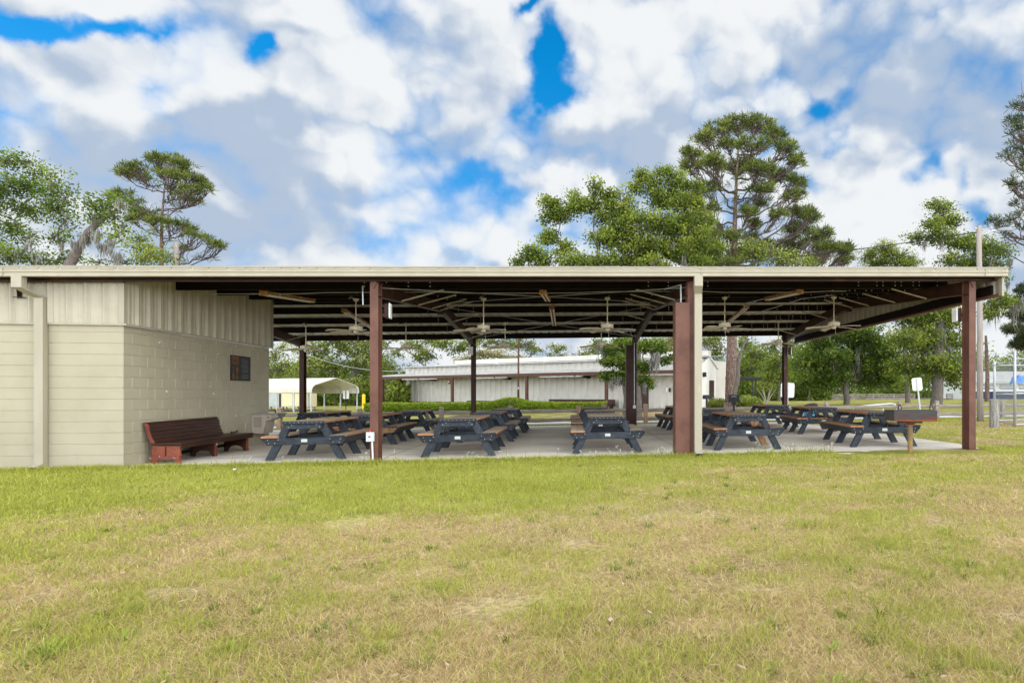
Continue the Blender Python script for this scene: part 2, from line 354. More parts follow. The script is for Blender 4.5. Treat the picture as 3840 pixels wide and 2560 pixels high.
M['khaki'] = leafmat('khaki_leaf', [(0, (.14, .13, .045)), (.5, (.28, .26, .105)), (1, (.40, .37, .17))], .3)
M['needle'] = leafmat('pine_needle', [(0, (.035, .052, .010)), (.5, (.110, .140, .022)), (1, (.25, .27, .05))], .35)
M['needledark'] = leafmat('dark_pine_needle', [(0, (.016, .026, .012)), (.5, (.05, .068, .026)), (1, (.12, .14, .05))], .3)
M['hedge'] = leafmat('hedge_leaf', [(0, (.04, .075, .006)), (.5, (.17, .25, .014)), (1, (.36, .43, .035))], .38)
M['grass'] = leafmat('grass_blade', None, .3, .7)

# ------------------------------------------------------------------ numpy noise and the ground
def vnoise(x, y, seed=0):
    xi = np.floor(x).astype(np.int64); yi = np.floor(y).astype(np.int64); fx = x - xi; fy = y - yi
    fx = fx * fx * (3 - 2 * fx); fy = fy * fy * (3 - 2 * fy)
    def h(a, b):
        n = (a * 374761393 + b * 668265263 + seed * 144665) & 0x7fffffff
        n = ((n ^ (n >> 13)) * 1274126177) & 0x7fffffff
        return ((n ^ (n >> 16)) & 0xffff) / 65535.0
    return (h(xi, yi) * (1 - fx) + h(xi + 1, yi) * fx) * (1 - fy) + (h(xi, yi + 1) * (1 - fx) + h(xi + 1, yi + 1) * fx) * fy
def fbm(x, y, seed=0, o=4):
    t = 0; a = 1; s = 0
    for i in range(o): t = t + a * vnoise(x * 2 ** i, y * 2 ** i, seed + i); s += a; a *= .55
    return t / s
def sstep(x, a, b):
    t = np.clip((x - a) / (b - a), 0, 1); return t * t * (3 - 2 * t)
def lush(u, v):
    n = fbm(u * .55, v * .8, 3, 5)
    band = sstep(v, -6.3, -3.0) * sstep(v, .8, -.6) * (1 - .62 * sstep(u, 7.5, 11.5))
    edge = np.exp(-((v + .5) / .8) ** 2)
    left = sstep(u, 5, 0) * .25 * sstep(v, -7.0, -4.0)
    beh = np.where(v > 10.5, .16 * np.ones_like(v), 0.)
    right = np.where((u > 16.5) & (v > -2), .22, 0.)
    L = .30 + .50 * band + .28 * edge + left + beh + right + 1.25 * (n - .5)
    return np.clip(L, 0, 1)
def mixrgb(t, a, b): return np.asarray(a) * (1 - t[:, None]) + np.asarray(b) * t[:, None]
def build_ground():
    us = np.r_[-260:-40:16j, -40:-12:36j, np.arange(-12, 30, .16), np.arange(30, 60, 1.0), 60:300:20j]
    vs = np.r_[-40:-13:8j, np.arange(-13, 1, .12), np.arange(1, 30, .5), np.arange(30, 110, 2.), 110:700:30j]
    us = np.unique(us); vs = np.unique(vs)
    U, Vv = np.meshgrid(us, vs); u = U.ravel(); v = Vv.ravel()
    X = OX + u * CT - v * ST; Y = OY + u * ST + v * CT
    z = zg(X, Y) + np.where((v < 2) & (v > -13), .03 * (fbm(u * 1.3, v * 1.3, 9) - .5), 0)
    z = np.where((u > -3.2) & (u < 16.7) & (v > .25) & (v < 11.4), z - .06, z)
    nu, nv = len(us), len(vs)
    i = np.arange((nv - 1) * nu).reshape(nv - 1, nu)[:, :-1].ravel()
    F = np.c_[i, i + 1, i + nu + 1, i + nu]
    L = lush(u, v); n = fbm(u * 3.1, v * 3.1, 21, 4); n2 = fbm(u * .35, v * .35, 5, 3)
    dry = mixrgb(sstep(n, .3, .7), (.37, .27, .125), (.48, .36, .20))
    grn = mixrgb(sstep(n, .3, .7), (.25, .25, .045), (.36, .35, .08))
    c = mixrgb(sstep(L, .25, .75), dry, grn)
    m = bpy.data.materials.new('lawn_soil'); m.use_nodes = True; nt = m.node_tree; b = nt.nodes['Principled BSDF']; b.inputs['Roughness'].default_value = .95; b.inputs['Specular IOR Level'].default_value = .1
    a = nt.nodes.new('ShaderNodeAttribute'); a.attribute_name = 'tint'
    tc = nt.nodes.new('ShaderNodeTexCoord')
    def noi(sc, d):
        x = nt.nodes.new('ShaderNodeTexNoise'); x.inputs['Scale'].default_value = sc; x.inputs['Detail'].default_value = d; nt.links.new(tc.outputs['Object'], x.inputs[0]); return x
    n1 = noi(22, 8); n2_ = noi(1.2, 8)
    mr = nt.nodes.new('ShaderNodeMapRange'); nt.links.new(n1.outputs[0], mr.inputs[0]); mr.inputs[1].default_value = .3; mr.inputs[2].default_value = .7; mr.inputs[3].default_value = .55; mr.inputs[4].default_value = 1.3
    mr2 = nt.nodes.new('ShaderNodeMapRange'); nt.links.new(n2_.outputs[0], mr2.inputs[0]); mr2.inputs[1].default_value = .3; mr2.inputs[2].default_value = .7; mr2.inputs[3].default_value = .8; mr2.inputs[4].default_value = 1.15
    mu = nt.nodes.new('ShaderNodeMath'); mu.operation = 'MULTIPLY'; nt.links.new(mr.outputs[0], mu.inputs[0]); nt.links.new(mr2.outputs[0], mu.inputs[1])
    vm = nt.nodes.new('ShaderNodeVectorMath'); vm.operation = 'SCALE'; nt.links.new(a.outputs['Color'], vm.inputs[0]); nt.links.new(mu.outputs[0], vm.inputs['Scale'])
    nt.links.new(vm.outputs[0], b.inputs['Base Color'])
    bp = nt.nodes.new('ShaderNodeBump'); bp.inputs['Strength'].default_value = .8; bp.inputs['Distance'].default_value = .03; nt.links.new(n1.outputs[0], bp.inputs['Height']); nt.links.new(bp.outputs[0], b.inputs['Normal'])
    o = npmesh('ground', np.c_[u, v, z], F, m, tint=c, smooth=True)
    o.location = (OX, OY, 0); o.rotation_euler = (0, 0, TH); tag(o, kind='structure')
build_ground()

def sheet(name, pts, m, dz, nseg=30, nacross=4):
    # a strip between two polylines (world XY), draped on the ground
    A, B = pts; V = []; F = []
    for i in range(nseg + 1):
        t = i / nseg
        a = np.array(A[0]) * (1 - t) + np.array(A[1]) * t; b = np.array(B[0]) * (1 - t) + np.array(B[1]) * t
        for k in range(nacross + 1):
            s = k / nacross; p = a * (1 - s) + b * s; V.append((p[0], p[1], float(zg(p[0], p[1])) + dz))
    n = nacross + 1
    for i in range(nseg):
        for k in range(nacross): F.append((i * n + k, (i + 1) * n + k, (i + 1) * n + k + 1, i * n + k + 1))
    o = npmesh(name, V, F, m); tag(o, kind='structure'); return o
def uvp(u, v): p = W(u, v); return (p.x, p.y)
sheet('driveway', ((uvp(-70, 13.3), uvp(75, 13.3)), (uvp(-70, 18.2), uvp(75, 18.2))), M['drive'], .02, 60)
sheet('road', (((-75, 118), (75, 70)), ((-75, 128), (75, 79))), M['drive'], .06, 40)

def build_slab():
    mb = MB(); us = np.linspace(-3.6, 16.88, 42); vs = [-.14, 0, .3, .6, .9, 2, 4, 6, 8, 10, 11.75]
    V = [(u, v, zslab(u, v)) for v in vs for u in us]; n = len(us)
    F = [(j * n + i, j * n + i + 1, (j + 1) * n + i + 1, (j + 1) * n + i) for j in range(len(vs) - 1) for i in range(n - 1)]
    mb.add(V, F)
    rim = [(u, vs[0]) for u in us] + [(us[-1], v) for v in vs[1:]] + [(u, vs[-1]) for u in us[::-1][1:]] + [(us[0], v) for v in vs[::-1][1:]]
    k = len(rim) - 1
    mb.add([(u, v, zslab(u, v)) for u, v in rim] + [(u, v, zslab(u, v) - .25) for u, v in rim], [(i, i + 1, len(rim) + i + 1, len(rim) + i) for i in range(k)])
    # grill pad in front, right
    pad = [(13.45, -.14), (13.75, -.55), (14.3, -.86), (15.6, -.88), (16.2, -.6), (16.55, -.14)]
    mb.prism([(a, b) for a, b in pad], .02, zslab(15, -.14) - .004, 'z')
    # weak joints
    o = mb.build('concrete_slab', M['concrete'], loc=(OX, OY, 0), rot=(0, 0, TH)); tag(o, kind='structure')
    for u in (4.4, 10.45):
        mb = MB(); vs2 = np.linspace(-.1, 11.7, 30); V = [(u + s * .009, v, zslab(u, v) + .004) for v in vs2 for s in (-1, 1)]
        mb.add(V, [(2 * i, 2 * i + 1, 2 * i + 3, 2 * i + 2) for i in range(29)]); mb.build('joint', M['bark2'], o)
    for v in (1.15, 5.6):
        mb = MB(); us2 = np.linspace(.05, 16.8, 40); V = [(u, v + s * .012, zslab(u, v) + .0045) for u in us2 for s in (-1, 1)]
        mb.add(V, [(2 * i, 2 * i + 1, 2 * i + 3, 2 * i + 2) for i in range(39)]); mb.build('joint', M['bark2'], o)
build_slab()

# ------------------------------------------------------------------ pavilion
GE = .022
def zeave(u): return 3.33 + GE * u           # underside of the eave purlin
RIDGE, REAR = 5.6, 11.2
def zroof(u, v): return zeave(u) + .09 * min(v, REAR - v)   # underside of purlins
UC = [-1.66, 4.41, 10.48, 16.5]; U0, U1 = -3.4, 17.0
PV = empty('picnic_pavilion', 'long open sided picnic pavilion with brown steel posts and cream gutter on a concrete slab', 'pavilion', (OX, OY, 0), TH)
def build_pavilion():
    # columns (front 2..4, rear 1..4)
    for i, u in enumerate(UC):
        for v in (0, REAR):
            if v == 0 and i == 0: continue
            z0 = zslab(u, v); z1 = zroof(u, 0) + .01
            mb = MB()
            mb.ibeam((u, v, z0), (u, v, z1), .24, .15, up=(0, 1, 0), tf=.014, tw=.012)
            mb.box(u - .10, u + .10, v - .15, v + .15, z0 - .02, z0 + .014)
            mb.prism([(u - .06, z1), (u + .06, z1), (u, z1 - .14)], v - .14, v - .122, 'y')
            c = mb.build('column', M['brown'] if v == 0 else M['shadebrown'], PV)
    # cover boxes on the third pair
    for v, mm in ((-.02, 'brown'), (REAR - .02, 'shadebrown')):
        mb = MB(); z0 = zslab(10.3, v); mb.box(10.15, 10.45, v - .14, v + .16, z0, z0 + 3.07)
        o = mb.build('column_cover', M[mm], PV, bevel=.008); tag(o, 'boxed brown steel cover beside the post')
    # rafters, two per frame
    for u in UC:
        z0 = zroof(u, 0); zr = zroof(u, RIDGE); d = .27
        mb = MB(); mb.ibeam((u, -.12, z0 - d / 2), (u, RIDGE, zr - d / 2 ), d, .15); mb.build('rafter', M['shadebrown'], PV)
        mb = MB(); mb.ibeam((u, RIDGE + .01, zr - d / 2), (u, REAR + .12, z0 - d / 2), d, .15); mb.build('rafter', M['shadebrown'], PV)
        mb = MB(); mb.box(u - .09, u + .09, RIDGE - .012, RIDGE + .022, zr - d - .08, zr); mb.build('ridge_plate', M['shadebrown'], PV)
    # purlins
    zp = .20
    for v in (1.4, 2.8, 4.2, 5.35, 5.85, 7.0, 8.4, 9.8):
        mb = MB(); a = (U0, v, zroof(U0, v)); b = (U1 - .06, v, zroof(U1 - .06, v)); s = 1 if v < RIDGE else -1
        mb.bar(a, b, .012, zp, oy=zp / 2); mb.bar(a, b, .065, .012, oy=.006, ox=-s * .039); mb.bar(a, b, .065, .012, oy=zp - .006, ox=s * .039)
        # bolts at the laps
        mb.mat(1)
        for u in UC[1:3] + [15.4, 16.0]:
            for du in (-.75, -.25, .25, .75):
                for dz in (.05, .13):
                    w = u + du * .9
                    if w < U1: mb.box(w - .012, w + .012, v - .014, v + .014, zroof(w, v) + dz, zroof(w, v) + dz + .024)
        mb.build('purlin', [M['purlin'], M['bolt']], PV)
    for v, n, mm in ((-.12, 'eave_beam', 'shadebrown'), (REAR + .12, 'eave_beam', 'purlin')):
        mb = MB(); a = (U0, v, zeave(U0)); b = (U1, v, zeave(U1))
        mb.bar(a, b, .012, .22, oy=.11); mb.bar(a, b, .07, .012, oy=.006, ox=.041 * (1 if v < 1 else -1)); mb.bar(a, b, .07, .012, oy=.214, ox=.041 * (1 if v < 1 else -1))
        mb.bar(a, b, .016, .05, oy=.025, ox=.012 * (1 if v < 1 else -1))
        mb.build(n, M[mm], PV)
    # roof sheets (ribbed, ribs run with the slope)
    for (va, vb) in ((-.46, RIDGE), (RIDGE, REAR + .5)):
        xs = []; u = U0 - .2
        while u < U1 + .1:
            xs += [(u, 0), (u + .10, 0), (u + .115, .03), (u + .145, .03), (u + .16, 0)]; u += .305
        V = []; F = []
        for (x, h) in xs:
            for v in (va, vb): V.append((x, v, zroof(x, v) + .205 + h))
        for i in range(len(xs) - 1): F.append((2 * i, 2 * i + 2, 2 * i + 3, 2 * i + 1))
        o = npmesh('roof_sheet', V, F, M['deck'], PV)
    # ridge cap
    mb = MB(); mb.prism([(RIDGE - .2, -.0), (RIDGE, .03), (RIDGE + .2, 0), (RIDGE, .012)], 0, 1, 'x'); mb.v = [(U0 - .2 + (U1 + .3 - U0) * p[0], p[1], p[2] + zroof(U0 - .2 + (U1 + .3 - U0) * p[0], RIDGE) + .245) for p in mb.v]
    mb.build('ridge_cap', M['cream'], PV)
    # gutter: stepped box profile, front and rear
    prof = [(-.34, 0), (-.455, 0), (-.455, .018), (-.445, .03), (-.445, .062), (-.46, .075), (-.46, .095), (-.45, .105), (-.45, .15), (-.462, .155), (-.462, .172), (-.44, .172), (-.44, .02), (-.36, .02), (-.34, .15)]
    def gz(u): return 3.372 + .0222 * u
    mb = MB(); ua, ub = U0 - .3, 17.06
    V = [(ua, p[0], gz(ua) + p[1]) for p in prof] + [(ub, p[0], gz(ub) + p[1]) for p in prof]; n = len(prof)
    mb.add(V, [(i, (i + 1) % n, n + (i + 1) % n, n + i) for i in range(n)] + [list(range(n))[::-1], list(range(n, 2 * n))])
    for us_ in (-1.6, 10.62, 16.55):
        mb.box(us_ - .004, us_ + .004, -.466, -.44, gz(us_) + .001, gz(us_) + .17)
    mb.build('gutter', M['trim'], PV, recalc=True)
    mb = MB(); mb.bar((U0, REAR + .5, zeave(U0) + .16), (U1, REAR + .5, zeave(U1) + .16), .1, .14); mb.build('gutter', M['trim'], PV)
    # fascia flashing over the roof edge
    mb = MB(); mb.bar((ua, -.40, gz(ua) + .178), (ub, -.40, gz(ub) + .178), .13, .006); mb.build('drip_edge', M['roofw'], PV)
    # gable sheet at the right end
    ug = U1; xs = []; v = -.33
    while v < REAR + .35:
        xs += [(v, 0), (v + .16, 0), (v + .175, .028), (v + .215, .028), (v + .23, 0)]; v += .305
    V = []; F = []; zb = 3.40
    for (x, h) in xs: V += [(ug + h * .6, x, zb), (ug + h * .6, x, zroof(ug, x) + .2)]
    for i in range(len(xs) - 1): F.append((2 * i, 2 * i + 2, 2 * i + 3, 2 * i + 1))
    npmesh('gable_sheet', V, F, M['cream'], PV)
    mb = MB(); mb.box(ug - .075, ug + .035, -.34, REAR + .34, zb - .035, zb + .012); mb.build('gable_trim', M['brown'], PV)
    mb = MB(); mb.box(ug - .006, ug + .04, -.352, -.30, zb - .04, gz(17)); mb.build('corner_trim', M['trim'], PV)
    mb = MB(); mb.bar((ug - .04, -.1, zb + .12), (ug - .04, REAR + .1, zb + .12), .05, .2); mb.build('gable_girt', M['purlin'], PV)
    # flange braces from purlins to rafters
    for i, u in enumerate(UC):
        for v in (1.4, 2.8, 4.2, 5.2, 7.0, 9.8):
            for s in ((1, -1) if 0 < i < 3 else ((1,) if i == 0 else (-1,))):
                if (i == 1 and s < 0) or (i == 2 and s > 0): continue
                mb = MB(); mb.bar((u + s * .07, v + .02, zroof(u, v) - .25), (u + s * .95, v + .02, zroof(u + s * .95, v) - .01), .03, .012, up=(0, 1, 0)); mb.build('flange_brace', M['cream'], PV)
    # diagonal roof rods
    for (a, b) in ((UC[1], UC[2]),):
        for va, vb in ((.3, 5.2), (5.9, 10.9)):
            for p, q in ((a, b), (b, a)):
                mb = MB(); mb.tube([(p, va, zroof(p, va) - .07), (q, vb, zroof(q, vb) - .07)], .008, 5); mb.build('roof_rod', M['galv'], PV)
    # conduit runs
    def conduit(pts, r=.012, m='galv'):
        mb = MB(); mb.tube(pts, r, 6); mb.build('conduit', M[m], PV)
    conduit([(-.2, 1.95, 3.44)] + [(u, 1.95 + .03 * math.sin(u * 1.1), zroof(u, 1.95) - .02 - .02 * (math.sin(u * 1.05 + .6) > .2)) for u in np.arange(.2, 15.2, .5)], .008)
    conduit([(13.45, 5.0, zroof(13.45, 5.0) - .03), (13.1, 5.6, zroof(13.1, 5.6) - .1), (13.45, 6.1, zroof(13.45, 6.1) - .05)])
    conduit([(13.4, 4.0, zroof(13.4, 4) - .04), (13.42, 4.9, zroof(13.4, 4.9) - .03), (13.45, 6.1, zroof(13.45, 6.1) - .05)])
    conduit([(14.9, 3.3, zroof(14.9, 3.3) - .02), (14.6, 4.6, zroof(14.6, 4.6) - .02), (14.5, 6.2, zroof(14.5, 6.2) - .03), (13.9, 7.4, zroof(13.9, 7.4) - .03)])
    conduit([(10.3, .05, 3.16), (10.3, .05, 3.52), (10.1, .9, 3.58)], .016)
    conduit([(10.46, REAR - .19, .9), (10.46, REAR - .19, 3.3), (10.35, REAR - .6, 3.5), (10.1, 9.3, 3.68)], .014)
    conduit([(4.18, -.02, 3.0), (4.16, .02, 3.25), (4.1, .2, 3.4)], .014)
    mb = MB(); mb.box(10.41, 10.52, REAR - .215, REAR - .17, .80, .92); o = mb.build('outlet_box', M['greybox'], PV, bevel=.004)
    # downspouts: at the block wall and in front of the third post
    for u0 in (-1.39, 10.56):
        zt = gz(u0) + .01; zb_ = zslab(u0, 0) + .0
        w, d = .145, .10; vw = -.085 if u0 < 0 else -.235; du = .09 if u0 < 0 else .03
        path = [(u0, -.40, zt), (u0, -.40, zt - .20), (u0 + du, vw, zt - .33), (u0 + du, vw, zb_ + .14)]
        mb = MB(); V = []
        for (x, y, z) in path:
            for a, b in ((-1, -1), (1, -1), (1, 1), (-1, 1)): V.append((x + a * w / 2 * (1.12 if z > zt - .25 else 1), y + b * d / 2 * (1.12 if z > zt - .25 else 1), z))
        F = [(0, 1, 2, 3)]
        for i in range(3): F += [(4 * i + k, 4 * i + (k + 1) % 4, 4 * i + 4 + (k + 1) % 4, 4 * i + 4 + k) for k in range(4)]
        mb.add(V, F); x = u0 + du
        # kick-out shoe with an open mouth
        q = [(vw - d / 2, zb_ + .14), (vw + d / 2, zb_ + .14), (vw + d / 2, zb_ + .02), (vw - d / 2 - .12, zb_ + .01), (vw - d / 2 - .14, zb_ + .085)]
        for xx in (x - w / 2, x + w / 2): mb.add([(xx, a, b) for a, b in q], [(0, 1, 2, 3, 4)])
        mb.add([(xx, a, b) for xx in (x - w / 2, x + w / 2) for a, b in q], [(0, 4, 9, 5), (1, 6, 7, 2), (2, 7, 8, 3)])
        mb.mat(1).add([(x - w / 2 + .004, vw - d / 2 - .02, zb_ + .016), (x + w / 2 - .004, vw - d / 2 - .02, zb_ + .016), (x + w / 2 - .004, vw - d / 2 - .02, zb_ + .1), (x - w / 2 + .004, vw - d / 2 - .02, zb_ + .1)], [(0, 1, 2, 3)])
        ds = mb.build('downspout', [M['trim'], M['dark']], PV, recalc=False)
        mb = MB(); mb.box(x - w / 2 - .004, x + w / 2 + .004, vw - d / 2 - .004, vw + d / 2 + .004, zt - .36, zt - .345)
        st = mb.build('strap', M['trim'], ds); st.matrix_parent_inverse.identity()
build_pavilion()

# ------------------------------------------------------------------ block building under the left end
BB = empty('block_building', 'cream painted concrete block building with ribbed metal band under the pavilion roof', 'building', (OX, OY, 0), TH)
def block_wall(name, axis, length, zbase, zslope, ztop, offs):
    # axis 'u': wall face at v=0 running to -u; axis 'v': face at u=0 running to +v
    mb = MB(); H, Lb, j, cz = .2032, (.4064 if axis == 'v' else 4.0), .004, .004
    rows = int((ztop - zbase) / H) + 2
    def P(a, out, z):
        z = min(z, ztop)
        return (-a, -out, z) if axis == 'u' else (out, a, z)
    rnd = random.Random(5)
    for r in range(rows):
        z1 = ztop - .0 - (r - .4) * H; z0 = z1 - H
        z1 = min(z1, ztop)
        if z1 <= zbase - .1: break
        st = ((-Lb / 2 if (r % 2) else 0) + offs) if axis == 'v' else 0; a = st
        while a < length:
            a0, a1 = max(a, 0), min(a + Lb, length)
            if a1 - a0 > .02:
                e = rnd.uniform(-.0012, .0012) if axis == 'v' else 0; jj = .011 if axis == 'v' else .0009
                j2 = .010 if axis == 'v' else .005; c = .006 if axis == 'v' else .004; cx_ = c if axis == 'v' else .0005
                q = [(a0 + jj / 2, z0 + j2 / 2), (a1 - jj / 2, z0 + j2 / 2), (a1 - jj / 2, z1 - j2 / 2), (a0 + jj / 2, z1 - j2 / 2)]
                qi = [(a0 + jj / 2 + cx_ if a0 > 0 else a0, z0 + j2 / 2 + c), (a1 - jj / 2 - cx_, z0 + j2 / 2 + c), (a1 - jj / 2 - cx_, z1 - j2 / 2 - c), (a0 + jj / 2 + cx_ if a0 > 0 else a0, z1 - j2 / 2 - c)]
                V = [P(x, -.005, z) for x, z in q] + [P(x, .004 + e, z) for x, z in qi]
                mb.add(V, [(4, 5, 6, 7), (0, 1, 5, 4), (1, 2, 6, 5), (2, 3, 7, 6), (3, 0, 4, 7)])
            a += Lb
    # joint bed behind the faces, with thickness
    V = [P(0, -.003, -9), P(length, -.003, -9), P(length, -.003, ztop), P(0, -.003, ztop)]
    mb.add([(p[0], p[1], p[2] if p[2] > -5 else zbase - .15) for p in V], [(0, 1, 2, 3)])
    return mb
def build_block():
    ZT = 2.56
    m1 = block_wall('wall', 'u', 3.6, -.05, 0, ZT, .203); m1.build('wall', M['block'], BB)
    m2 = block_wall('wall', 'v', 5.25, -.05, 0, ZT, 0.0); m2.build('wall', M['block'], BB)
    mb = MB(); mb.box(-3.6, -.006, .006, 5.25, -.1, ZT - .002); mb.build('core', M['block'], BB)
    def rib(L):
        xs = []; x = 0
        while x < L:
            xs += [(x, 0), (x + .075, 0), (x + .085, .006), (x + .10, .006), (x + .11, 0), (x + .185, 0), (x + .195, .006), (x + .21, .006), (x + .22, 0), (x + .255, 0), (x + .268, .03), (x + .292, .03), (x + .305, 0)]; x += .305
        return [(min(a, L), b) for a, b in xs]
    # front band
    pf = rib(3.55); V = []; F = []; zt = 3.43
    for a, h in pf: V += [(-a - .01, -.02 - h * 1.5, ZT + .03), (-a - .01, -.02 - h * 1.5, zeave(-a) - .01 + .12)]
    for i in range(len(pf) - 1): F.append((2 * i, 2 * i + 1, 2 * i + 3, 2 * i + 2))
    npmesh('siding', V, F, M['cream'], BB)
    mb = MB()
    for a in np.arange(.28, 3.4, .305):
        for z in (ZT + .09, zeave(-a) - .14): mb.box(-a - .018, -a - .008, -.045, -.03, z, z + .010)
    mb.build('screws', M['greybox'], BB)
    # side band, deeper ribs in the open
    pf = rib(5.32); V = []; F = []
    for a, h in pf: V += [(.025 + h * 1.6, a, ZT + .03), (.025 + h * 1.6, a, zroof(0, a) + .2)]
    for i in range(len(pf) - 1): F.append((2 * i, 2 * i + 2, 2 * i + 3, 2 * i + 1))
    npmesh('siding', V, F, M['cream'], BB)
    mb = MB(); mb.box(-3.6, .03, -.05, .02, ZT - .002, ZT + .034); mb.build('trim', M['trim'], BB)
    mb = MB(); mb.box(.031, .075, -.05, 5.33, ZT - .002, ZT + .034); mb.build('trim', M['trim'], BB)
    mb = MB(); mb.box(-.05, .04, -.052, .03, ZT + .036, zeave(0) + .0); mb.build('corner_trim', M['trim'], BB)
    mb = MB(); mb.box(-.01, .07, 5.27, 5.345, ZT + .036, zroof(0, 5.3)); mb.build('corner_trim', M['trim'], BB)
    mb = MB(); mb.box(-3.6, .02, .2, .24, 3.2, zeave(-3.6)); mb.build('soffit_board', M['purlin'], BB)
    # chips of white filler on the side wall
    mb = MB(); rnd = random.Random(3)
    for (v, z) in ((.95, 2.33), (1.15, 1.38), (2.6, 1.5), (2.75, 1.33), (2.7, .78), (3.65, .8), (2.9, 2.23)):
        for k in range(3):
            dv, dz = rnd.uniform(-.025, .025), rnd.uniform(-.025, .025); s = rnd.uniform(.008, .022)
            mb.add([(.0068, v + dv + s * math.cos(t) * rnd.uniform(.6, 1.2), z + dz + s * math.sin(t) * rnd.uniform(.6, 1.2)) for t in np.arange(0, 6.2, 1.05)], [list(range(6))])
    mb.build('wall_chips', M['white'], BB, recalc=False)
build_block()

# ------------------------------------------------------------------ picnic tables
TL = 2.30
def make_table():
    t = empty('picnic_table', 'x', 'picnic table', (0, 0, 0))
    hl = TL / 2; ph = .038; tw = .745
    mb = MB(); n = 6; pw = tw / n
    for k in range(n):
        x0 = -tw / 2 + k * pw + .003; e = .004 * ((k * 7) % 3 - 1)
        mb.mat(0).box(x0, x0 + pw - .006, -hl + .028 + e * .2, hl - .028, .716, .755 + e * .4)
    mb.build('tabletop', M['plank'], t, bevel=.004)
    for s in (-1, 1):   # orange cut edges along the long sides
        mb = MB(); mb.box(s * (tw / 2 + .001), s * (tw / 2 - .012), -hl + .03, hl - .03, .713, .750); mb.build('edge_plank', M['cut'], t)
    for s in (-1, 1):
        y = s * (hl - .014); mb = MB(); mb.box(-tw / 2 - .004, tw / 2 + .004, y - .014, y + .014, .705, .757)
        mb.mat(1)
        for k in range(9):
            x = -tw / 2 + .05 + k * (tw - .1) / 8; mb.box(x - .006, x + .006, y + s * .014 - .004, y + s * .014 + .004, .725, .736)
        mb.build('end_board', [M['plastic'], M['bolt']], t, bevel=.003)
    for s in (-1, 1):   # benches: two planks each
        mb = MB()
        for k in range(2):
            x0 = .47 + k * .147; mb.box(s * x0, s * (x0 + .143), -hl - .0, hl + .0, .434, .472)
        b = mb.build('bench', [M['plank']], t, bevel=.004)
        m2 = MB(); m2.box(s * .762, s * .767, -hl + .01, hl - .01, .436, .467); m2.build('edge_plank', M['cut'], b)
        for sy in (-1, 1):
            m2 = MB()
            for k in range(2):
                x0 = .471 + k * .147; m2.box(s * x0, s * (x0 + .141), sy * hl, sy * (hl + .003), .436, .470)
            m2.build('end_grain', M['cut'] if (s * sy > 0) else M['plastic'], b)
    ys = (-hl + .13, 0, hl - .13)
    for fi, y in enumerate(ys):
        off = -.06 if fi < 2 else .06
        for s in (-1, 1):
            mb = MB(); mb.prism([(s * .585, 0), (s * .735, 0), (s * .37, .716), (s * .22, .716)], y - .04, y + .04, 'y')
            mb.build('leg', M['plastic'], t, bevel=.005)
        dy = -1 if fi < 2 else 1
        mb = MB(); y0 = y + dy * .041; y1 = y + dy * .085
        mb.prism([(-.745, .434), (.745, .434), (.745, .415), (.635, .295), (-.635, .295), (-.745, .415)], y0, y1, 'y')
        mb.mat(1)
        for s in (-1, 1):
            for x, z in ((.66, .395), (.645, .33), (.47, .40), (.53, .335)):
                mb.box(s * x - .0075, s * x + .0075, y1 - .004 * dy, y1 + .006 * dy, z - .0075, z + .0075)
        cb = mb.build('crossbeam', [M['plastic'], M['bolt']], t, bevel=.004)
        if fi == 0:
            m2 = MB(); m2.box(-.055, .055, y1 - .005, y1 + .0, .345, .405); m2.build('name_plate', M['plate'], cb)
        mb = MB(); mb.box(-.325, .325, y0, y1, .605, .704)
        mb.mat(1)
        for s in (-1, 1):
            for x, z in ((.285, .64), (.225, .68)): mb.box(s * x - .0075, s * x + .0075, y1 - .004 * dy, y1 + .006 * dy, z - .0075, z + .0075)
        mb.build('top_support', [M['plastic'], M['bolt']], t, bevel=.004)
    for s in (-1, 1):   # sloped apron boards along the beam ends
        mb = MB(); mb.prism([(s * .758, .432), (s * .788, .418), (s * .672, .288), (s * .645, .292)], -hl + .04, hl - .04, 'y')
        mb.build('apron', M['plastic'], t, bevel=.004)
    return t
G_T = 'picnic tables on the pavilion slab'
TABLES = [
    (2.86, .43, 3.0, 'tan topped black picnic table nearest to the dark red bench and block wall', 0),
    (5.82, .42, .8, 'black picnic table standing first right of the front brown post with the grey switch box', 0),
    (8.85, .45, 0.0, 'black picnic table standing end on at the slab edge, first of its straight line', 0),
    (11.90, .50, -2.4, 'picnic table at the slab edge right beside the cream downspout, with one bare wood leg', 1),
    (15.05, .50, -7.0, 'brown topped picnic table standing right behind the charcoal grill', 1),
    (2.94, 3.72, 2.6, 'picnic table half hidden by the front brown post, with a bare wood seat beam', 0),
    (5.84, 3.95, 1.6, 'middle picnic table of the line behind the table right of the switch box post', 0),
    (8.86, 4.1, .3, 'middle picnic table of the end on line, behind its front one', 0),
    (12.01, 4.5, -2, 'picnic table behind the cream downspout, mostly hidden by the front table there', 0),
    (15.40, 4.55, -6.8, 'brown topped picnic table between the bare legged one and the blue drum', 1),
    (.51, 6.55, 1.5, 'picnic table farthest left at the rear, behind the drinking fountain', 0),
    (3.10, 6.85, 3.5, 'far picnic table with one weathered wood leg, left of the second rear post', 0),
    (5.90, 7.5, 1.8, 'far picnic table with top just below the middle of the hedge', 0),
    (8.83, 7.65, .3, 'farthest picnic table of the end on line, close to the split rail fence', 0),
    (11.9, 7.6, 1.5, 'far picnic table left of the wide brown column cover, showing only its left bench', 0),
    (15.2, 8.0, -4, 'far picnic table just left of the last rear post', 1),
]
tproto = make_table(); tables = []
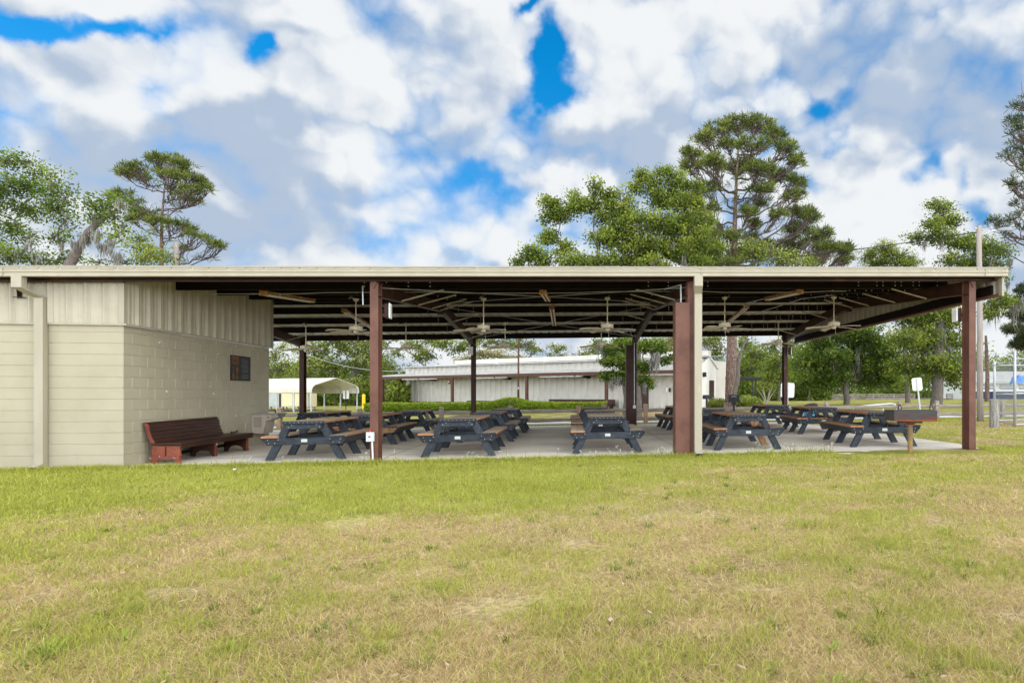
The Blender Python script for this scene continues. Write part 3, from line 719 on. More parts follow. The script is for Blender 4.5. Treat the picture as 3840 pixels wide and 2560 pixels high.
for i, (u, v, rz, lab, kind) in enumerate(TABLES):
    o = tproto if i == 0 else copy_tree(tproto)
    o.location = W(u, v + TL / 2 * math.cos(R(rz)) + .0, zslab(u, v + 1.2)); o.rotation_euler = (.0036, -.0111, TH + R(rz)); o['label'] = lab; o['group'] = G_T
    o.location += W(0, 0) * 0
    tables.append(o)
bpy.context.view_layer.update()
def reskin(o, base, m, n=None, label=None, pick=None):
    ch = [c for c in o.children if c.name.split('.')[0] == base]
    ch.sort(key=lambda c: c.name)
    for k, c in enumerate(ch):
        if pick is not None and not pick(k, c): continue
        c.data = c.data.copy(); c.data.materials[0] = m
        if label: c['label'] = label
for (u, v, rz, lab, kind), o in zip(TABLES, tables):
    if kind: reskin(o, 'tabletop', M['plank2']); reskin(o, 'bench', M['plank2'])
def xmean(c): return sum(v.co.x for v in c.data.vertices) / len(c.data.vertices)
def ymean(c): return sum(v.co.y for v in c.data.vertices) / len(c.data.vertices)
reskin(tables[3], 'leg', M['rawwood'], label='bare brown replacement leg', pick=lambda k, c: xmean(c) > 0 and abs(ymean(c)) < .3)
reskin(tables[11], 'leg', M['greypost'], label='weathered bare wood leg', pick=lambda k, c: xmean(c) > 0 and abs(ymean(c)) < .3)
reskin(tables[5], 'crossbeam', M['rawwood'], label='bare brown wood beam', pick=lambda k, c: ymean(c) < -.5)
reskin(tables[9], 'crossbeam', M['rawwood'], label='bare brown wood beam', pick=lambda k, c: abs(ymean(c)) < .3)

# ------------------------------------------------------------------ pew bench along the wall
def build_pew():
    t = empty('pew_bench', 'old dark red wooden pew with peeling orange red end against the block wall', 'bench', W(0, 0, 0), TH)
    def Z(v): return zslab(.4, v)
    L0, L1 = .44, 2.95
    def shear(mb): mb.v = [(x, y, z + Z(y)) for x, y, z in mb.v]; return mb
    for v, mm in ((.47, 'pewred'), (1.62, 'pew'), (2.84, 'pew')):
        mb = MB(); poly = [(.18, 0), (.25, 0)]
        for k in range(9):
            a = math.pi * (1 - k / 8); poly.append((.43 + .165 * math.cos(a), .02 + .115 * math.sin(a)))
        poly += [(.61, 0), (.68, 0), (.68, .345), (.18, .345)]
        mb.prism(poly, v - .02, v + .02, 'y'); e = shear(mb).build('end_panel', M[mm], t)
        if mm == 'pewred': e['label'] = 'bright peeling orange red end panel'
        m2 = MB(); m2.box(.655, .686, v - .024, v + .024, .0, .345 if mm == 'pew' else .02); shear(m2).build('edge_strip', M['chip'], e)
    mb = MB(); mb.box(.165, .675, .425, .449, .085, .155); shear(mb).build('rail', M['chip'], t)
    mb = MB(); mb.box(.43, .435, .427, .449, .16, .34); shear(mb).build('batten', M['pew'], t)
    mb = MB(); mb.box(.18, .72, L0 - .03, L1 + .08, .37, .405); mb.box(.685, .715, L0 - .02, L1 + .06, .30, .37); shear(mb).build('seat', M['pew'], t, bevel=.006)
    mb = MB(); mb.box(.26, .60, .55, 2.8, .11, .16) if False else mb.box(.20, .23, .49, 2.8, .11, .17); shear(mb).build('stretcher', M['purlin'], t)
    prof = [(.235, .405), (.205, .47), (.175, .54), (.155, .61), (.142, .68), (.13, .74), (.09, .785)]
    for i in range(len(prof) - 1):
        pass
    mb = MB()
    for i in range(len(prof) - 1):
        (x0, z0), (x1, z1) = prof[i], prof[i + 1]
        mb.prism([(x0, z0 + .002), (x1, z1 - .002), (x1 - .024, z1 - .002), (x0 - .024, z0 + .002)], L0, 2.72, 'y')
    shear(mb).build('backrest', M['pew'], t, bevel=.003)
    mb = MB(); mb.prism([(a + .012, b) for a, b in prof] + [(a - .05, b) for a, b in prof[::-1]], L0 - .022, L0 - .001, 'y'); shear(mb).build('back_end', M['chip'], t)
    mb = MB(); mb.bar((.07, L0 - .01, .785), (.07, 2.73, .785), .05, .018); shear(mb).build('top_rail', M['pew'], t)
    o = empty('small_clamp', 'small black knobbed object lying on the right end of the red pew', 'clamp', W(.45, 2.72, zslab(.4, 2.7) + .405), TH)
    mb = MB(); mb.tube([(-.05, 0, .03), (.05, .02, .05)], [.014, .014], 8); mb.build('bar', M['dark'], o)
    for p in ((-.055, 0, .03), (.055, .02, .055)):
        mb = MB(); mb.tube([(p[0] - .012, p[1], p[2]), (p[0], p[1], p[2]), (p[0] + .012, p[1], p[2])], [.018, .03, .018], 8); mb.build('knob', M['dark'], o)
build_pew()

# ------------------------------------------------------------------ drinking fountain
def build_fountain():
    v0, v1 = 4.36, 4.86; zb = zslab(.3, 4.5)
    t = empty('drinking_fountain', 'tan grey wall mounted drinking fountain on the block wall', 'fountain', W(0.008, v0, zb), TH)
    mb = MB(); d = v1 - v0
    mb.prism([(0, .30), (.27, .30), (.33, .63), (.45, .66), (.46, .78), (0, .78)], 0, d, 'y'); mb.build('cabinet', M['fountain'], t, bevel=.008)
    mb = MB(); mb.prism([(-.0, .783), (.60, .783), (.62, .80), (.60, .83), (.42, .815), (.05, .84), (0, .84)], -.01, d + .01, 'y'); mb.build('basin', M['steel'], t, bevel=.006)
    mb = MB(); mb.prism([(.462, .68), (.60, .71), (.61, .775), (.462, .775)], .04, d - .04, 'y'); mb.build('spout_shelf', M['steel'], t, bevel=.004)
    mb = MB()
    for k in range(13): mb.box(.05, .24, -.006, -.001, .47 + k * .020, .479 + k * .020)
    mb.build('louvre', M['bark2'], t)
    mb = MB(); mb.box(.36, .43, -.007, -.001, .70, .722); mb.build('push_bar', M['dark'], t)
    mb = MB(); mb.tube([(.50, .15, .82), (.50, .15, .90), (.47, .15, .905)], .016, 8); mb.build('bubbler', M['dark'], t)
    mb = MB(); mb.tube([(.26, .2, .835), (.30, .2, .845)], .012, 8); mb.build('button', M['bolt'], t)
build_fountain()

# ------------------------------------------------------------------ wall plaque with lettering
def text_mesh(body, size, mt, name, parent, loc, rot, ext=.0012, sx=1.0, align='LEFT'):
    cu = bpy.data.curves.new('txt', 'FONT'); cu.body = body; cu.size = size; cu.extrude = ext; cu.align_x = align; cu.resolution_u = 3
    tmp = bpy.data.objects.new('txt', cu); COL.objects.link(tmp); bpy.context.view_layer.update()
    me = bpy.data.meshes.new_from_object(tmp.evaluated_get(bpy.context.evaluated_depsgraph_get()))
    bpy.data.objects.remove(tmp); bpy.data.curves.remove(cu)
    for v in me.vertices: v.co.x *= sx
    me.materials.clear(); me.materials.append(mt); o = bpy.data.objects.new(name, me); COL.objects.link(o); o.parent = parent
    KIDS.setdefault(parent.name, []).append(o); o.location = loc; o.rotation_euler = rot; return o
def build_plaque():
    M['plq'] = mat('black_plaque', (.012, .012, .014), rough=.35); M['plqo'] = mat('bronze_orange', (.17, .075, .022), (.12, .052, .016), 12, 4, .45); M['plqt'] = mat('grey_letter', (.16, .155, .14), rough=.5)
    v0, v1, z0, z1 = 3.40, 4.28, 1.65, 2.26
    t = empty('wall_plaque', 'black rectangular plaque with orange panel and lettering on the block side wall', 'plaque', W(.004, v0, z0), TH)
    w, h = v1 - v0, z1 - z0
    mb = MB(); mb.box(0, .018, 0, w, 0, h); mb.build('board', M['plq'], t, bevel=.003)
    mb = MB(); mb.box(.018, .021, .04, .34, .385, h - .03); mb.build('panel', M['plqo'], t)
    rot = (R(90), 0, R(90))
    text_mesh('Lulu', .125, M['plq'], 'lettering', t, (.022, .05, .455), rot, sx=1.02)
    mb = MB(); mb.box(.0212, .0225, .06, .33, .425, .432); mb.box(.0212, .0225, .05, .335, .405, .413); mb.build('rule', M['plq'], t)
    def ring(cy, cz, ry, rz, k=.75):
        mb = MB(); n = 20; a = [(cy + ry * math.cos(2 * math.pi * i / n), cz + rz * math.sin(2 * math.pi * i / n)) for i in range(n)]
        mb.add([(.020, y, z) for y, z in a], [list(range(n))]); return mb
    for cy, cz, ry, rz in ((.265, .275, .06, .08), (.115, .10, .06, .085), (.268, .075, .05, .045)):
        ring(cy, cz, ry, rz).build('numeral', M['plqo'], t, recalc=False)
    text_mesh('2', .20, M['plqo'], 'numeral', t, (.0205, .05, .205), rot)
    mb = MB(); mb.tube([(.0205, .25, .11), (.0205, .235, .14), (.0205, .255, .175), (.0205, .29, .165)], .011, 6); mb.build('numeral', M['plqo'], t)
    rnd = random.Random(8); 
    for k in range(12):
        z = .53 - k * .039 - (.03 if k > 8 else 0); mb = MB(); y = .44 + rnd.uniform(0, .06); ye = .80 - rnd.uniform(0, .05)
        while y < ye:
            l = rnd.uniform(.02, .06); mb.box(.0185, .0195, y, min(y + l, ye), z, z + .010 + .003 * (k % 3)); y += l + .012
        mb.build('text_line', M['plqt'], t)
build_plaque()

# ------------------------------------------------------------------ charcoal grill on a post, front right
def build_grill():
    u, v = 14.80, -.64; z = zslab(u, -.14) - .0
    t = empty('charcoal_grill', 'rusty black charcoal grill box on an ochre post at the slab corner', 'grill', W(u, v, z), TH - R(9))
    mb = MB(); mb.tube([(0, 0, -.02), (0, 0, .60)], .048, 14); mb.build('post', M['grillpost'], t, smooth=False)
    mb = MB(); mb.tube([(0, 0, .595), (0, 0, .625)], .085, 16); mb.build('collar', M['grillrust'], t)
    mb = MB(); mb.box(-.19, .19, -.13, .13, .625, .665); mb.build('saddle', M['grillrust'], t, bevel=.006)
    mb = MB(); w, d, z0, z1, th = .41, .26, .67, .885, .006
    mb.box(-w, w, -d, d, z0, z0 + th)
    b = mb.build('firebox_floor', M['grillrust'], t)
    for (x0, x1, y0, y1, n) in ((-w, w, -d - th, -d, 'front_panel'), (-w, w, d, d + th, 'rear_panel'), (-w - th, -w, -d, d, 'side_panel'), (w, w + th, -d, d, 'side_panel')):
        mb = MB(); mb.box(x0, x1, y0, y1, z0, z1); p = mb.build(n, M['grill'], t, bevel=.002)
    mb = MB(); mb.box(-w - .002, w + .002, -d - th - .003, -d - th, z0 - .004, z0 + .03); mb.build('rust_lip', M['grillrust'], t)
    mb = MB(); mb.box(-w + .205, -w + .212, -d - th - .004, d, z0 + .01, z1 - .01); mb.build('divider', M['grill'], t)
    for x in (-.24, .37):
        mb = MB(); mb.tube([(x, -.18, z1 - .03)] + [(x + .0, -.18 + .075 * (1 - math.cos(a)), z1 + .03 + .075 * math.sin(a)) for a in np.linspace(0, math.pi, 9)] + [(x, -.03, z1 - .03)], .011, 8)
        mb.build('grate_handle', M['grill'], t, smooth=True)
build_grill()

# ------------------------------------------------------------------ ceiling fans
def make_fan():
    t = empty('ceiling_fan', 'x', 'ceiling fan')
    mb = MB(); mb.tube([(0, 0, 0), (0, 0, -.02), (0, 0, -.065)], [.075, .072, .035], 14); mb.build('canopy', M['fan'], t)
    mb = MB(); mb.tube([(0, 0, -.06), (0, 0, -.66)], .013, 8); mb.build('downrod', M['fan'], t)
    mb = MB(); mb.tube([(0, 0, -.62), (0, 0, -.66), (0, 0, -.665), (0, 0, -.685), (0, 0, -.77), (0, 0, -.785)], [.02, .035, .10, .155, .155, .12], 20); mb.build('motor', M['fan'], t)
    mb = MB(); mb.tube([(0, 0, -.785), (0, 0, -.80), (0, 0, -.845), (0, 0, -.86)], [.06, .062, .055, .02], 12); mb.build('switch_housing', M['fan'], t)
    mb = MB(); mb.tube([(.05, 0, -.84), (.05, 0, -1.0)], .0035, 4); mb.build('pull_chain', M['bolt'], t)
    for k in range(5):
        a = 2 * math.pi * k / 5 + .25; c, s = math.cos(a), math.sin(a); mb = MB()
        V = []; 
        for r, w, z in ((.12, .018, -.795), (.22, .03, -.80), (.235, .06, -.797), (.5, .073, -.805), (.70, .078, -.825), (.74, .055, -.83)):
            for sg in (-1, 1): V.append((r * c - sg * w * s, r * s + sg * w * c, z + sg * w * .20 - 0.0))
        n = len(V); V += [(x, y, z - .008) for x, y, z in V]; F = []
        for i in range(0, n - 2, 2): F += [(i, i + 2, i + 3, i + 1), (n + i, n + i + 1, n + i + 3, n + i + 2), (i, n + i, n + i + 2, i + 2), (i + 1, i + 3, n + i + 3, n + i + 1)]
        F += [(0, 1, n + 1, n), (n - 2, 2 * n - 2, 2 * n - 1, n - 1)]
        mb.add(V, F); mb.build('blade', M['fan'], t)
    mb = MB(); mb.bar((0, -.35, .035), (0, .45, .035), .02, .014); mb.build('hanger_bracket', M['purlin'], t)
    mb = MB(); mb.tube([(0, 0, -.01), (-.06, -.03, .02), (-.11, -.08, .0), (-.12, -.14, -.03), (-.08, -.16, .02), (-.03, -.12, .04)], .006, 5); mb.build('cable', M['galv'], t)
    return t
FANS = [(2.82, 3.55, 'front row cream ceiling fan just left of the front brown post'), (5.89, 3.55, 'front row cream ceiling fan between the switch box post and the two tube lamps'),
        (9.01, 3.55, 'front row cream ceiling fan left of the wide brown column cover'), (12.10, 3.55, 'front row cream ceiling fan right of the cream downspout beside a tilted tube lamp'),
        (15.1, 3.55, 'front row cream ceiling fan before the gable sheeting at the right end'),
        (-.32, 8.25, 'rear ceiling fan by the block wall corner, in front of the first rear post'), (2.75, 8.25, 'rear ceiling fan just right of the front brown post, dark against the trees'),
        (5.90, 8.25, 'rear ceiling fan above the left half of the metal building, near a thin brown pole'), (9.07, 8.25, 'rear ceiling fan hanging before the mossy oak branch'),
        (12.3, 8.25, 'rear ceiling fan mostly hidden behind the cream downspout'), (15.2, 8.25, 'rear ceiling fan beside the last rear post')]
fp = make_fan()
for i, (u, v, lab) in enumerate(FANS):
    o = fp if i == 0 else copy_tree(fp)
    o.location = W(u, v, zroof(u, v) - .045); o.rotation_euler = (0, 0, TH + R(13 * i * 7 % 72)); o['label'] = lab; o['group'] = 'ceiling fans under the pavilion roof'

# ------------------------------------------------------------------ fluorescent lamps
def make_lamp():
    t = empty('tube_lamp', 'x', 'lamp')
    mb = MB(); mb.prism([(-.075, -.01), (-.055, .06), (.055, .06), (.075, -.01), (.02, .012), (-.02, .012)], -1.2, 1.2, 'y'); mb.build('housing', M['rustlamp'], t)
    for s in (-1, 1):
        mb = MB(); mb.tube([(s * .045, -1.17, -.02), (s * .045, 1.17, -.02)], .019, 10); mb.build('tube', M['tube'], t)
    for s in (-1, 1):
        mb = MB(); mb.box(-.08, .08, s * 1.2 - .012, s * 1.2 + .012, -.04, .065); mb.build('end_cap', M['rustlamp'], t)
    return t
lp = make_lamp()
for i, (u, v, lab) in enumerate([(1.62, 2.8, 'rusty tube lamp near the block wall top, nearest the front left'), (1.55, 7.5, 'rusty tube lamp behind the first cream fan by the front brown post'),
                                 (7.47, 2.8, 'short looking rusty tube lamp pair at the middle bay, nearest the gutter'), (7.5, 7.3, 'rusty tube lamp in the middle bay below the shorter one'),
                                 (13.4, 2.8, 'rusty tube lamp in the right bay nearest the gutter'), (13.45, 7.3, 'tilted looking rusty tube lamp right behind the fan by the downspout')]):
    o = lp if i == 0 else copy_tree(lp)
    sl_ = math.atan(.09) * (1 if v < RIDGE else -1)
    o.location = W(u, v, zroof(u, v) - .07); o.rotation_euler = (sl_, 0, TH); o['label'] = lab; o['group'] = 'tube lamps under the pavilion roof'

# ------------------------------------------------------------------ floodlights and switch box on the posts
def make_flood():
    t = empty('flood_light', 'x', 'light box')
    mb = MB(); mb.box(-.09, .09, -.055, .035, -.14, .14); mb.build('body', M['shadebrown'], t, bevel=.015)
    mb = MB(); mb.box(-.10, .10, -.085, -.055, -.15, .15); f = mb.build('face', M['white'], t, bevel=.02)
    mb = MB()
    for k in range(7): mb.box(-.07, .07, -.088, -.0845, -.10 + k * .03, -.092 + k * .03)
    mb.build('grille', M['offwhite'], t)
    mb = MB(); mb.bar((0, .03, 0), (0, .13, 0), .05, .05); mb.build('bracket', M['dark'], t)
    return t
fl = make_flood()
for i, (u, v, z, rz, lab) in enumerate([(4.55, .16, 2.92, 95, 'white fronted box light on the back of the post with the switch box'), (4.36, 11.0, 2.95, -15, 'box light high on the second rear post'),
                                        (16.62, 11.02, 3.05, 75, 'white fronted box light on the last rear post'), (16.36, .16, 3.02, -92, 'white fronted box light on the right end front post')]):
    o = fl if i == 0 else copy_tree(fl)
    o.location = W(u, v, z); o.rotation_euler = (0, 0, TH + R(rz)); o['label'] = lab; o['group'] = 'box lights on the posts'
def build_switch():
    u, v = 4.37, -.12; z = zslab(u, 0)
    t = empty('switch_box', 'grey weatherproof switch box with red button and conduit on the front post', 'switch box', W(u, v, z), TH)
    mb = MB(); mb.box(-.085, .055, -.075, -.005, .42, .60); mb.build('box', M['greybox'], t, bevel=.008)
    mb = MB(); mb.box(-.055, .02, -.083, -.076, .495, .575); mb.build('cover', M['white'], t, bevel=.003)
    mb = MB(); mb.box(-.04, .005, -.088, -.083, .505, .53); mb.build('toggle', M['dark'], t)
    mb = MB(); mb.tube([(-.02, -.04, .60), (-.02, -.04, .625), (-.02, -.04, .635)], [.022, .02, .01], 10); mb.build('red_button', M['red'], t)
    mb = MB(); mb.tube([(.02, -.04, .42), (.02, -.035, .33), (.02, -.02, .2), (.025, -.02, .0)], .015, 8); mb.build('conduit', M['white'], t)
build_switch()

# ------------------------------------------------------------------ metal building behind
BA = R(-29.07); BX, BY = 3.36, 38.4
def bw(x, y, z=0.): return Vector((BX + x * math.cos(BA) - y * math.sin(BA), BY + x * math.sin(BA) + y * math.cos(BA), z))
def build_hall():
    zg0 = .38
    t = empty('metal_hall', 'long low grey white metal building with a maroon trimmed canopy behind the hedge', 'building', (BX, BY, zg0), BA)
    H = lambda z: z - zg0
    L = -26.9
    # ribbed wall panels
    mb = MB(); mb.box(L, -.02, .03, 7.5, -.4, H(3.72)); mb.build('core', M['siding'], t)
    xs = []; x = L
    while x < 0: xs += [(x, 0), (x + .47, 0), (x + .485, .03), (x + .52, .03), (x + .535, 0)]; x += .535
    for (z0, z1, n) in ((-.1, 2.62, 'wall'), (2.70, 3.32, 'upper_wall')):
        V = []; F = []
        for a, h in xs: V += [(a, .0 - h, z0), (a, .0 - h, z1)]
        for i in range(len(xs) - 1): F.append((2 * i, 2 * i + 2, 2 * i + 3, 2 * i + 1))
        npmesh(n, V, F, M['siding'], t)
    # roofs: low slope, ribs across
    def ribroof(name, y0, z0, y1, z1, xa, xb, m, parent):
        xs = []; x = xa
        while x < xb: xs += [(x, 0), (x + .22, 0), (x + .245, .045), (x + .30, .045), (x + .325, 0)]; x += .42
        V = []; F = []
        for a, h in xs: V += [(a, y0, z0 + h), (a, y1, z1 + h), (a, y0, z0 - .03)]
        for i in range(len(xs) - 1): F += [(3 * i, 3 * i + 3, 3 * i + 4, 3 * i + 1), (3 * i + 2, 3 * i + 5, 3 * i + 3, 3 * i)]
        return npmesh(name, V, F, m, parent)
    ribroof('roof', -.35, H(3.70), 4.0, H(4.02), L - .4, .3, M['roofw'], t)
    ribroof('canopy_roof', -2.0, H(2.90), -.02, H(3.10), L - 1.2, .2, M['roofw'], t)
    mb = MB(); mb.box(L - 1.1, .1, -1.97, -1.85, H(2.66), H(2.885)); mb.build('canopy_fascia', M['maroon'], t)
    mb = MB(); mb.box(L - 1.0, L - .9, -1.85, -.02, H(2.68), H(2.87)); mb.build('canopy_fascia', M['maroon'], t)
    for x in (-27.46, -19.4, -12.07, -5.39): mb = MB(); mb.box(x - .09, x + .09, -1.95, -1.77, -.05, H(2.66)); mb.build('post', M['maroon'], t)
    for x in (-23.3, -15.2, -8.0): mb = MB(); mb.prism([(-1.84, H(2.66)), (-.02, H(2.66)), (-.02, H(2.50)), (-1.84, H(2.60))], x, x + .1, 'x'); mb.build('canopy_beam', M['purlin'], t)
    for x0, x1 in ((-25.2, -21.2), (-17.2, -14.0), (-11.0, -7.4), (-3.0, -.6)):
        mb = MB(); mb.box(x0, x1, -1.80, -1.68, H(2.58), H(2.655)); mb.build('strip_light', M['white'], t)
    mb = MB(); mb.box(L, -11.4, -.03, -.012, .0, .42); mb.build('base_band', M['maroon'], t)
    d = MB(); d.box(-5.15, -3.25, -.05, -.005, -.02, 2.1); dd = d.build('door', M['doorbrown'], t)
    for x in (-4.26, -4.14): m2 = MB(); m2.box(x - .02, x + .02, -.09, -.05, .95, 1.1); m2.build('handle', M['steel'], dd)
    m2 = MB(); m2.box(-4.205, -4.195, -.056, -.05, 0, 2.08); m2.build('gap', M['dark'], dd)
    mb = MB(); mb.box(-1.9, -1.78, -.09, -.03, 1.15, 1.42); mb.build('meter_box', M['white'], t)
    mb = MB(); mb.box(-1.7, -1.6, -.09, -.03, 1.15, 1.42); mb.build('meter_box', M['dark'], t)
    # white box duct along the roof
    mb = MB(); mb.box(-23.2, .2, 2.0, 2.5, H(3.95), H(4.30)); dct = mb.build('roof_duct', M['siding'], t)
    for x in (-18.5, -13.6, -8.4, -3.3): m2 = MB(); m2.box(x, x + .14, 1.98, 2.52, H(3.93), H(4.33)); m2.build('duct_band', M['white'], dct)
    # alarm box on a canopy post
    mb = MB(); mb.box(-19.69, -19.51, -2.02, -1.95, 1.80, 2.12); a = mb.build('alarm_box', M['redbox'], t)
    m2 = MB(); m2.tube([(-19.6, -2.025, 1.98), (-19.6, -2.04, 1.98)], .045, 10); m2.build('alarm_disc', M['white'], a)
    # benches under the canopy
    for x0, x1, z in ((-26.2, -19.6, .12), (-19.3, -11.6, .22), (-11.2, -5.6, .36)):
        b = empty('canopy_bench', {-26.2: 'long maroon wood bench under the canopy at the far left end of the metal hall', -19.3: 'long maroon bench under the metal hall canopy behind the hedge middle', -11.2: 'maroon bench with legs under the canopy left of the brown double doors'}[x0], 'bench', bw(x0, -.75, zg0), BA, 'maroon benches under the canopy')
        w = x1 - x0; mb = MB(); mb.box(0, w, .28, .34, .20, z + .30); mb.build('backrest', M['doorbrown'], b)
        mb = MB(); mb.box(0, w, -.15, .275, .30, .35); mb.build('seat', M['doorbrown'], b)
        for k in range(4): x = .1 + (w - .3) * k / 3; mb = MB(); mb.box(x, x + .1, -.12, .275, 0, .30); mb.build('leg', M['doorbrown'], b)
    # white gabled entry block at the right end
    e = empty('entry_block', 'small white gabled block at the right end of the metal hall', 'building', bw(0.05, 0, zg0), BA)
    pr = [(.9, -.3), (3.75, -.3), (3.75, H(3.2)), (2.35, H(3.88)), (.9, H(3.2))]
    mb = MB(); mb.prism(pr, -2.6, 0, 'x'); mb.build('wall', M['stucco'], e)
    mb = MB(); mb.bar((-1.2, 2.35, H(3.93)), (-1.2, 3.95, H(3.16)), 2.7, .09); mb.bar((-1.2, 2.35, H(3.93)), (-1.2, .7, H(3.13)), 2.7, .09); mb.build('roof', M['white'], e)
    mb = MB(); mb.box(.005, .03, 2.5, 3.3, .0, 1.95); mb.build('door', M['doorbrown'], e)
    mb = MB(); mb.box(.005, .2, 1.35, 1.55, 2.15, 2.45); mb.build('wall_lamp', M['dark'], e)
    # flat black walkway canopy
    c = empty('walkway_canopy', 'flat black canopy on twin posts beside the white gabled block', 'canopy', at(2644, 1523, 44), R(4))
    p0 = at(2644, 1423, 43.5); q0 = at(2813, 1423, 45.5)
    w = (q0 - p0).length; c.location = (p0.x, p0.y, float(zg(p0.x, p0.y))); zc_ = p0.z - c.location.z
    mb = MB(); mb.box(0, w, -.2, 1.4, zc_ - .02, zc_ + .17); mb.build('roof', M['dark'], c, bevel=.02)
    mb = MB(); mb.box(-.0, w + .03, -.23, -.2, zc_ + .06, zc_ + .2); mb.build('edge', M['dark'], c)
    for x in (w - .62, w - .38):
        mb = MB(); mb.box(x - .035, x + .035, .1, .17, 0, zc_); mb.build('post', M['dark'], c)
    mb = MB(); 
    f = empty('picket_fence', 'short white picket fence between the white gabled block and the pine trunk', 'fence', ground_at(2684, 43), R(8))
    for k in range(9): mb = MB(); mb.prism([(k * .2, .05), (k * .2 + .13, .05), (k * .2 + .13, .85 - .03 * k), (k * .2 + .065, .95 - .03 * k), (k * .2, .85 - .03 * k)], 0, .03, 'y'); mb.build('picket', M['white'], f)
    for z in (.25, .62): mb = MB(); mb.box(-.02, 1.75, .032, .07, z, z + .08); mb.build('rail', M['white'], f)
build_hall()

# ------------------------------------------------------------------ carport, shed, tables on the left behind
def build_carport():
    Y0 = 57.; p = ground_at(1172, Y0); q = at(1332, 1541, Y0); w = q.x - p.x
    zb = at(1172, 1541, Y0).z
    t = empty('carport', 'open cream metal carport with rounded eaves and thin steel posts', 'carport', (p.x, Y0, zb), R(12))
    he = at(0, 1474, Y0).z - zb; hr = at(0, 1424, Y0).z - zb; Ld = 11.
    # the carport runs to the left and back: local y is its length
    W_ = w / math.cos(R(44))
    prof = [(-.12, he + .05), (-.12, he + .35), (-.02, he + .6), (.25, he + .82), (W_ / 2, hr + .28), (W_ - .25, he + .82), (W_ + .02, he + .6), (W_ + .12, he + .35), (W_ + .12, he + .05)]
    t.rotation_euler = (0, 0, R(71))
    V = []; F = []; n = len(prof); ny = 2
    for y in (0, Ld):
        V += [(a, y, b) for a, b in prof]
    inner = [(W_ / 2 + (a - W_ / 2) * .975, b - .035) for a, b in prof]
    for y in (0, Ld): V += [(a, y, b) for a, b in inner]
    for i in range(n - 1): F += [(i, i + 1, n + i + 1, n + i), (2 * n + i, 3 * n + i, 3 * n + i + 1, 2 * n + i + 1), (i, 2 * n + i, 2 * n + i + 1, i + 1)]
    npmesh('roof', V, F, M['carport'], t)
    mb = MB()
    for k in range(3): 
        z = he + .14 + k * .13; mb.box(-.135, -.121, 0, Ld, z, z + .02)
    mb.build('seam', M['shed'], t)
    for k, y in enumerate((.1, 2.3, 4.5, 6.7, 8.9)):
        for x in (0, W_):
            mb = MB(); mb.box(x - .05, x + .05, y, y + .1, -.1, he + .4); mb.build('post', M['galv'], t)
        mb = MB(); mb.tube([(0.02, y + .05, he + .3), (.12, y + .05, he + .6), (.35, y + .05, he + .78), (W_ / 2, y + .05, hr + .2), (W_ - .35, y + .05, he + .78), (W_ - .12, y + .05, he + .6), (W_ - .02, y + .05, he + .3)], .035, 5); mb.build('bow', M['galv'], t)
    return t
def build_shed():
    Y0 = 72.; a = ground_at(985, Y0); a.z = at(985, 1541, Y0).z
    t = empty('storage_shed', 'cream boarded shed with grey roller shutter seen under the carport', 'shed', a, R(3))
    w = 4.9; hgt = 2.55; k = Y0 / FPX
    mb = MB(); mb.box(0, w, 0, 3, -.2, hgt); mb.build('wall', M['shed'], t)
    mb = MB(); 
    for i in range(11): mb.box(2.2, w - .02, -.03, -.001, .1 + i * .22, .1 + i * .22 + .20)
    mb.build('boarding', M['shed'], t)
    mb = MB()
    for i in range(20): mb.box(.5, 1.9, -.05, -.002, .05 + i * .11, .05 + i * .11 + .095)
    mb.build('shutter', M['shutter'], t)
    mb = MB(); mb.box(1.95, 2.15, -.06, 0, 0, 2.3); mb.build('post', M['dark'], t)
    mb = MB(); mb.box(-.2, w + .2, -.3, 3.2, hgt, hgt + .12); mb.build('roof', M['carport'], t)
build_carport(); build_shed()
def grey_table(xs, Y, rz, lab):
    p = ground_at(xs, Y); p.z = at(xs, 1551, Y).z
    t = empty('picnic_table', lab, 'picnic table', p, R(rz), 'old grey tables under the carport')
    mb = MB()
    for k in range(4): mb.box(-.9, .9, -.35 + k * .178, -.35 + k * .178 + .165, .70, .745)
    mb.build('tabletop', M['greytable'], t)
    for s in (-1, 1):
        mb = MB(); mb.box(-.9, .9, s * .55 - .13, s * .55 + .13, .42, .46); mb.build('bench', M['greytable'], t)
        for sx in (-.6, .6):
            mb = MB(); mb.prism([(s * .62, 0), (s * .72, 0), (s * .3, .7), (s * .2, .7)], sx - .03, sx + .03, 'x'); mb.build('leg', M['greytable'], t)
        mb = MB(); mb.box(s * .6 - .03, s * .6 + .03, -.68, .68, .33, .42); mb.build('crossbeam', M['greytable'], t)
grey_table(1034, 60, 4, 'old grey wooden table under the carport nearest the block wall'); grey_table(1090, 60, -3, 'old grey wooden table under the carport beside its middle post'); grey_table(1152, 62, 6, 'old grey wooden table peeking out right of the first rear pavilion post')

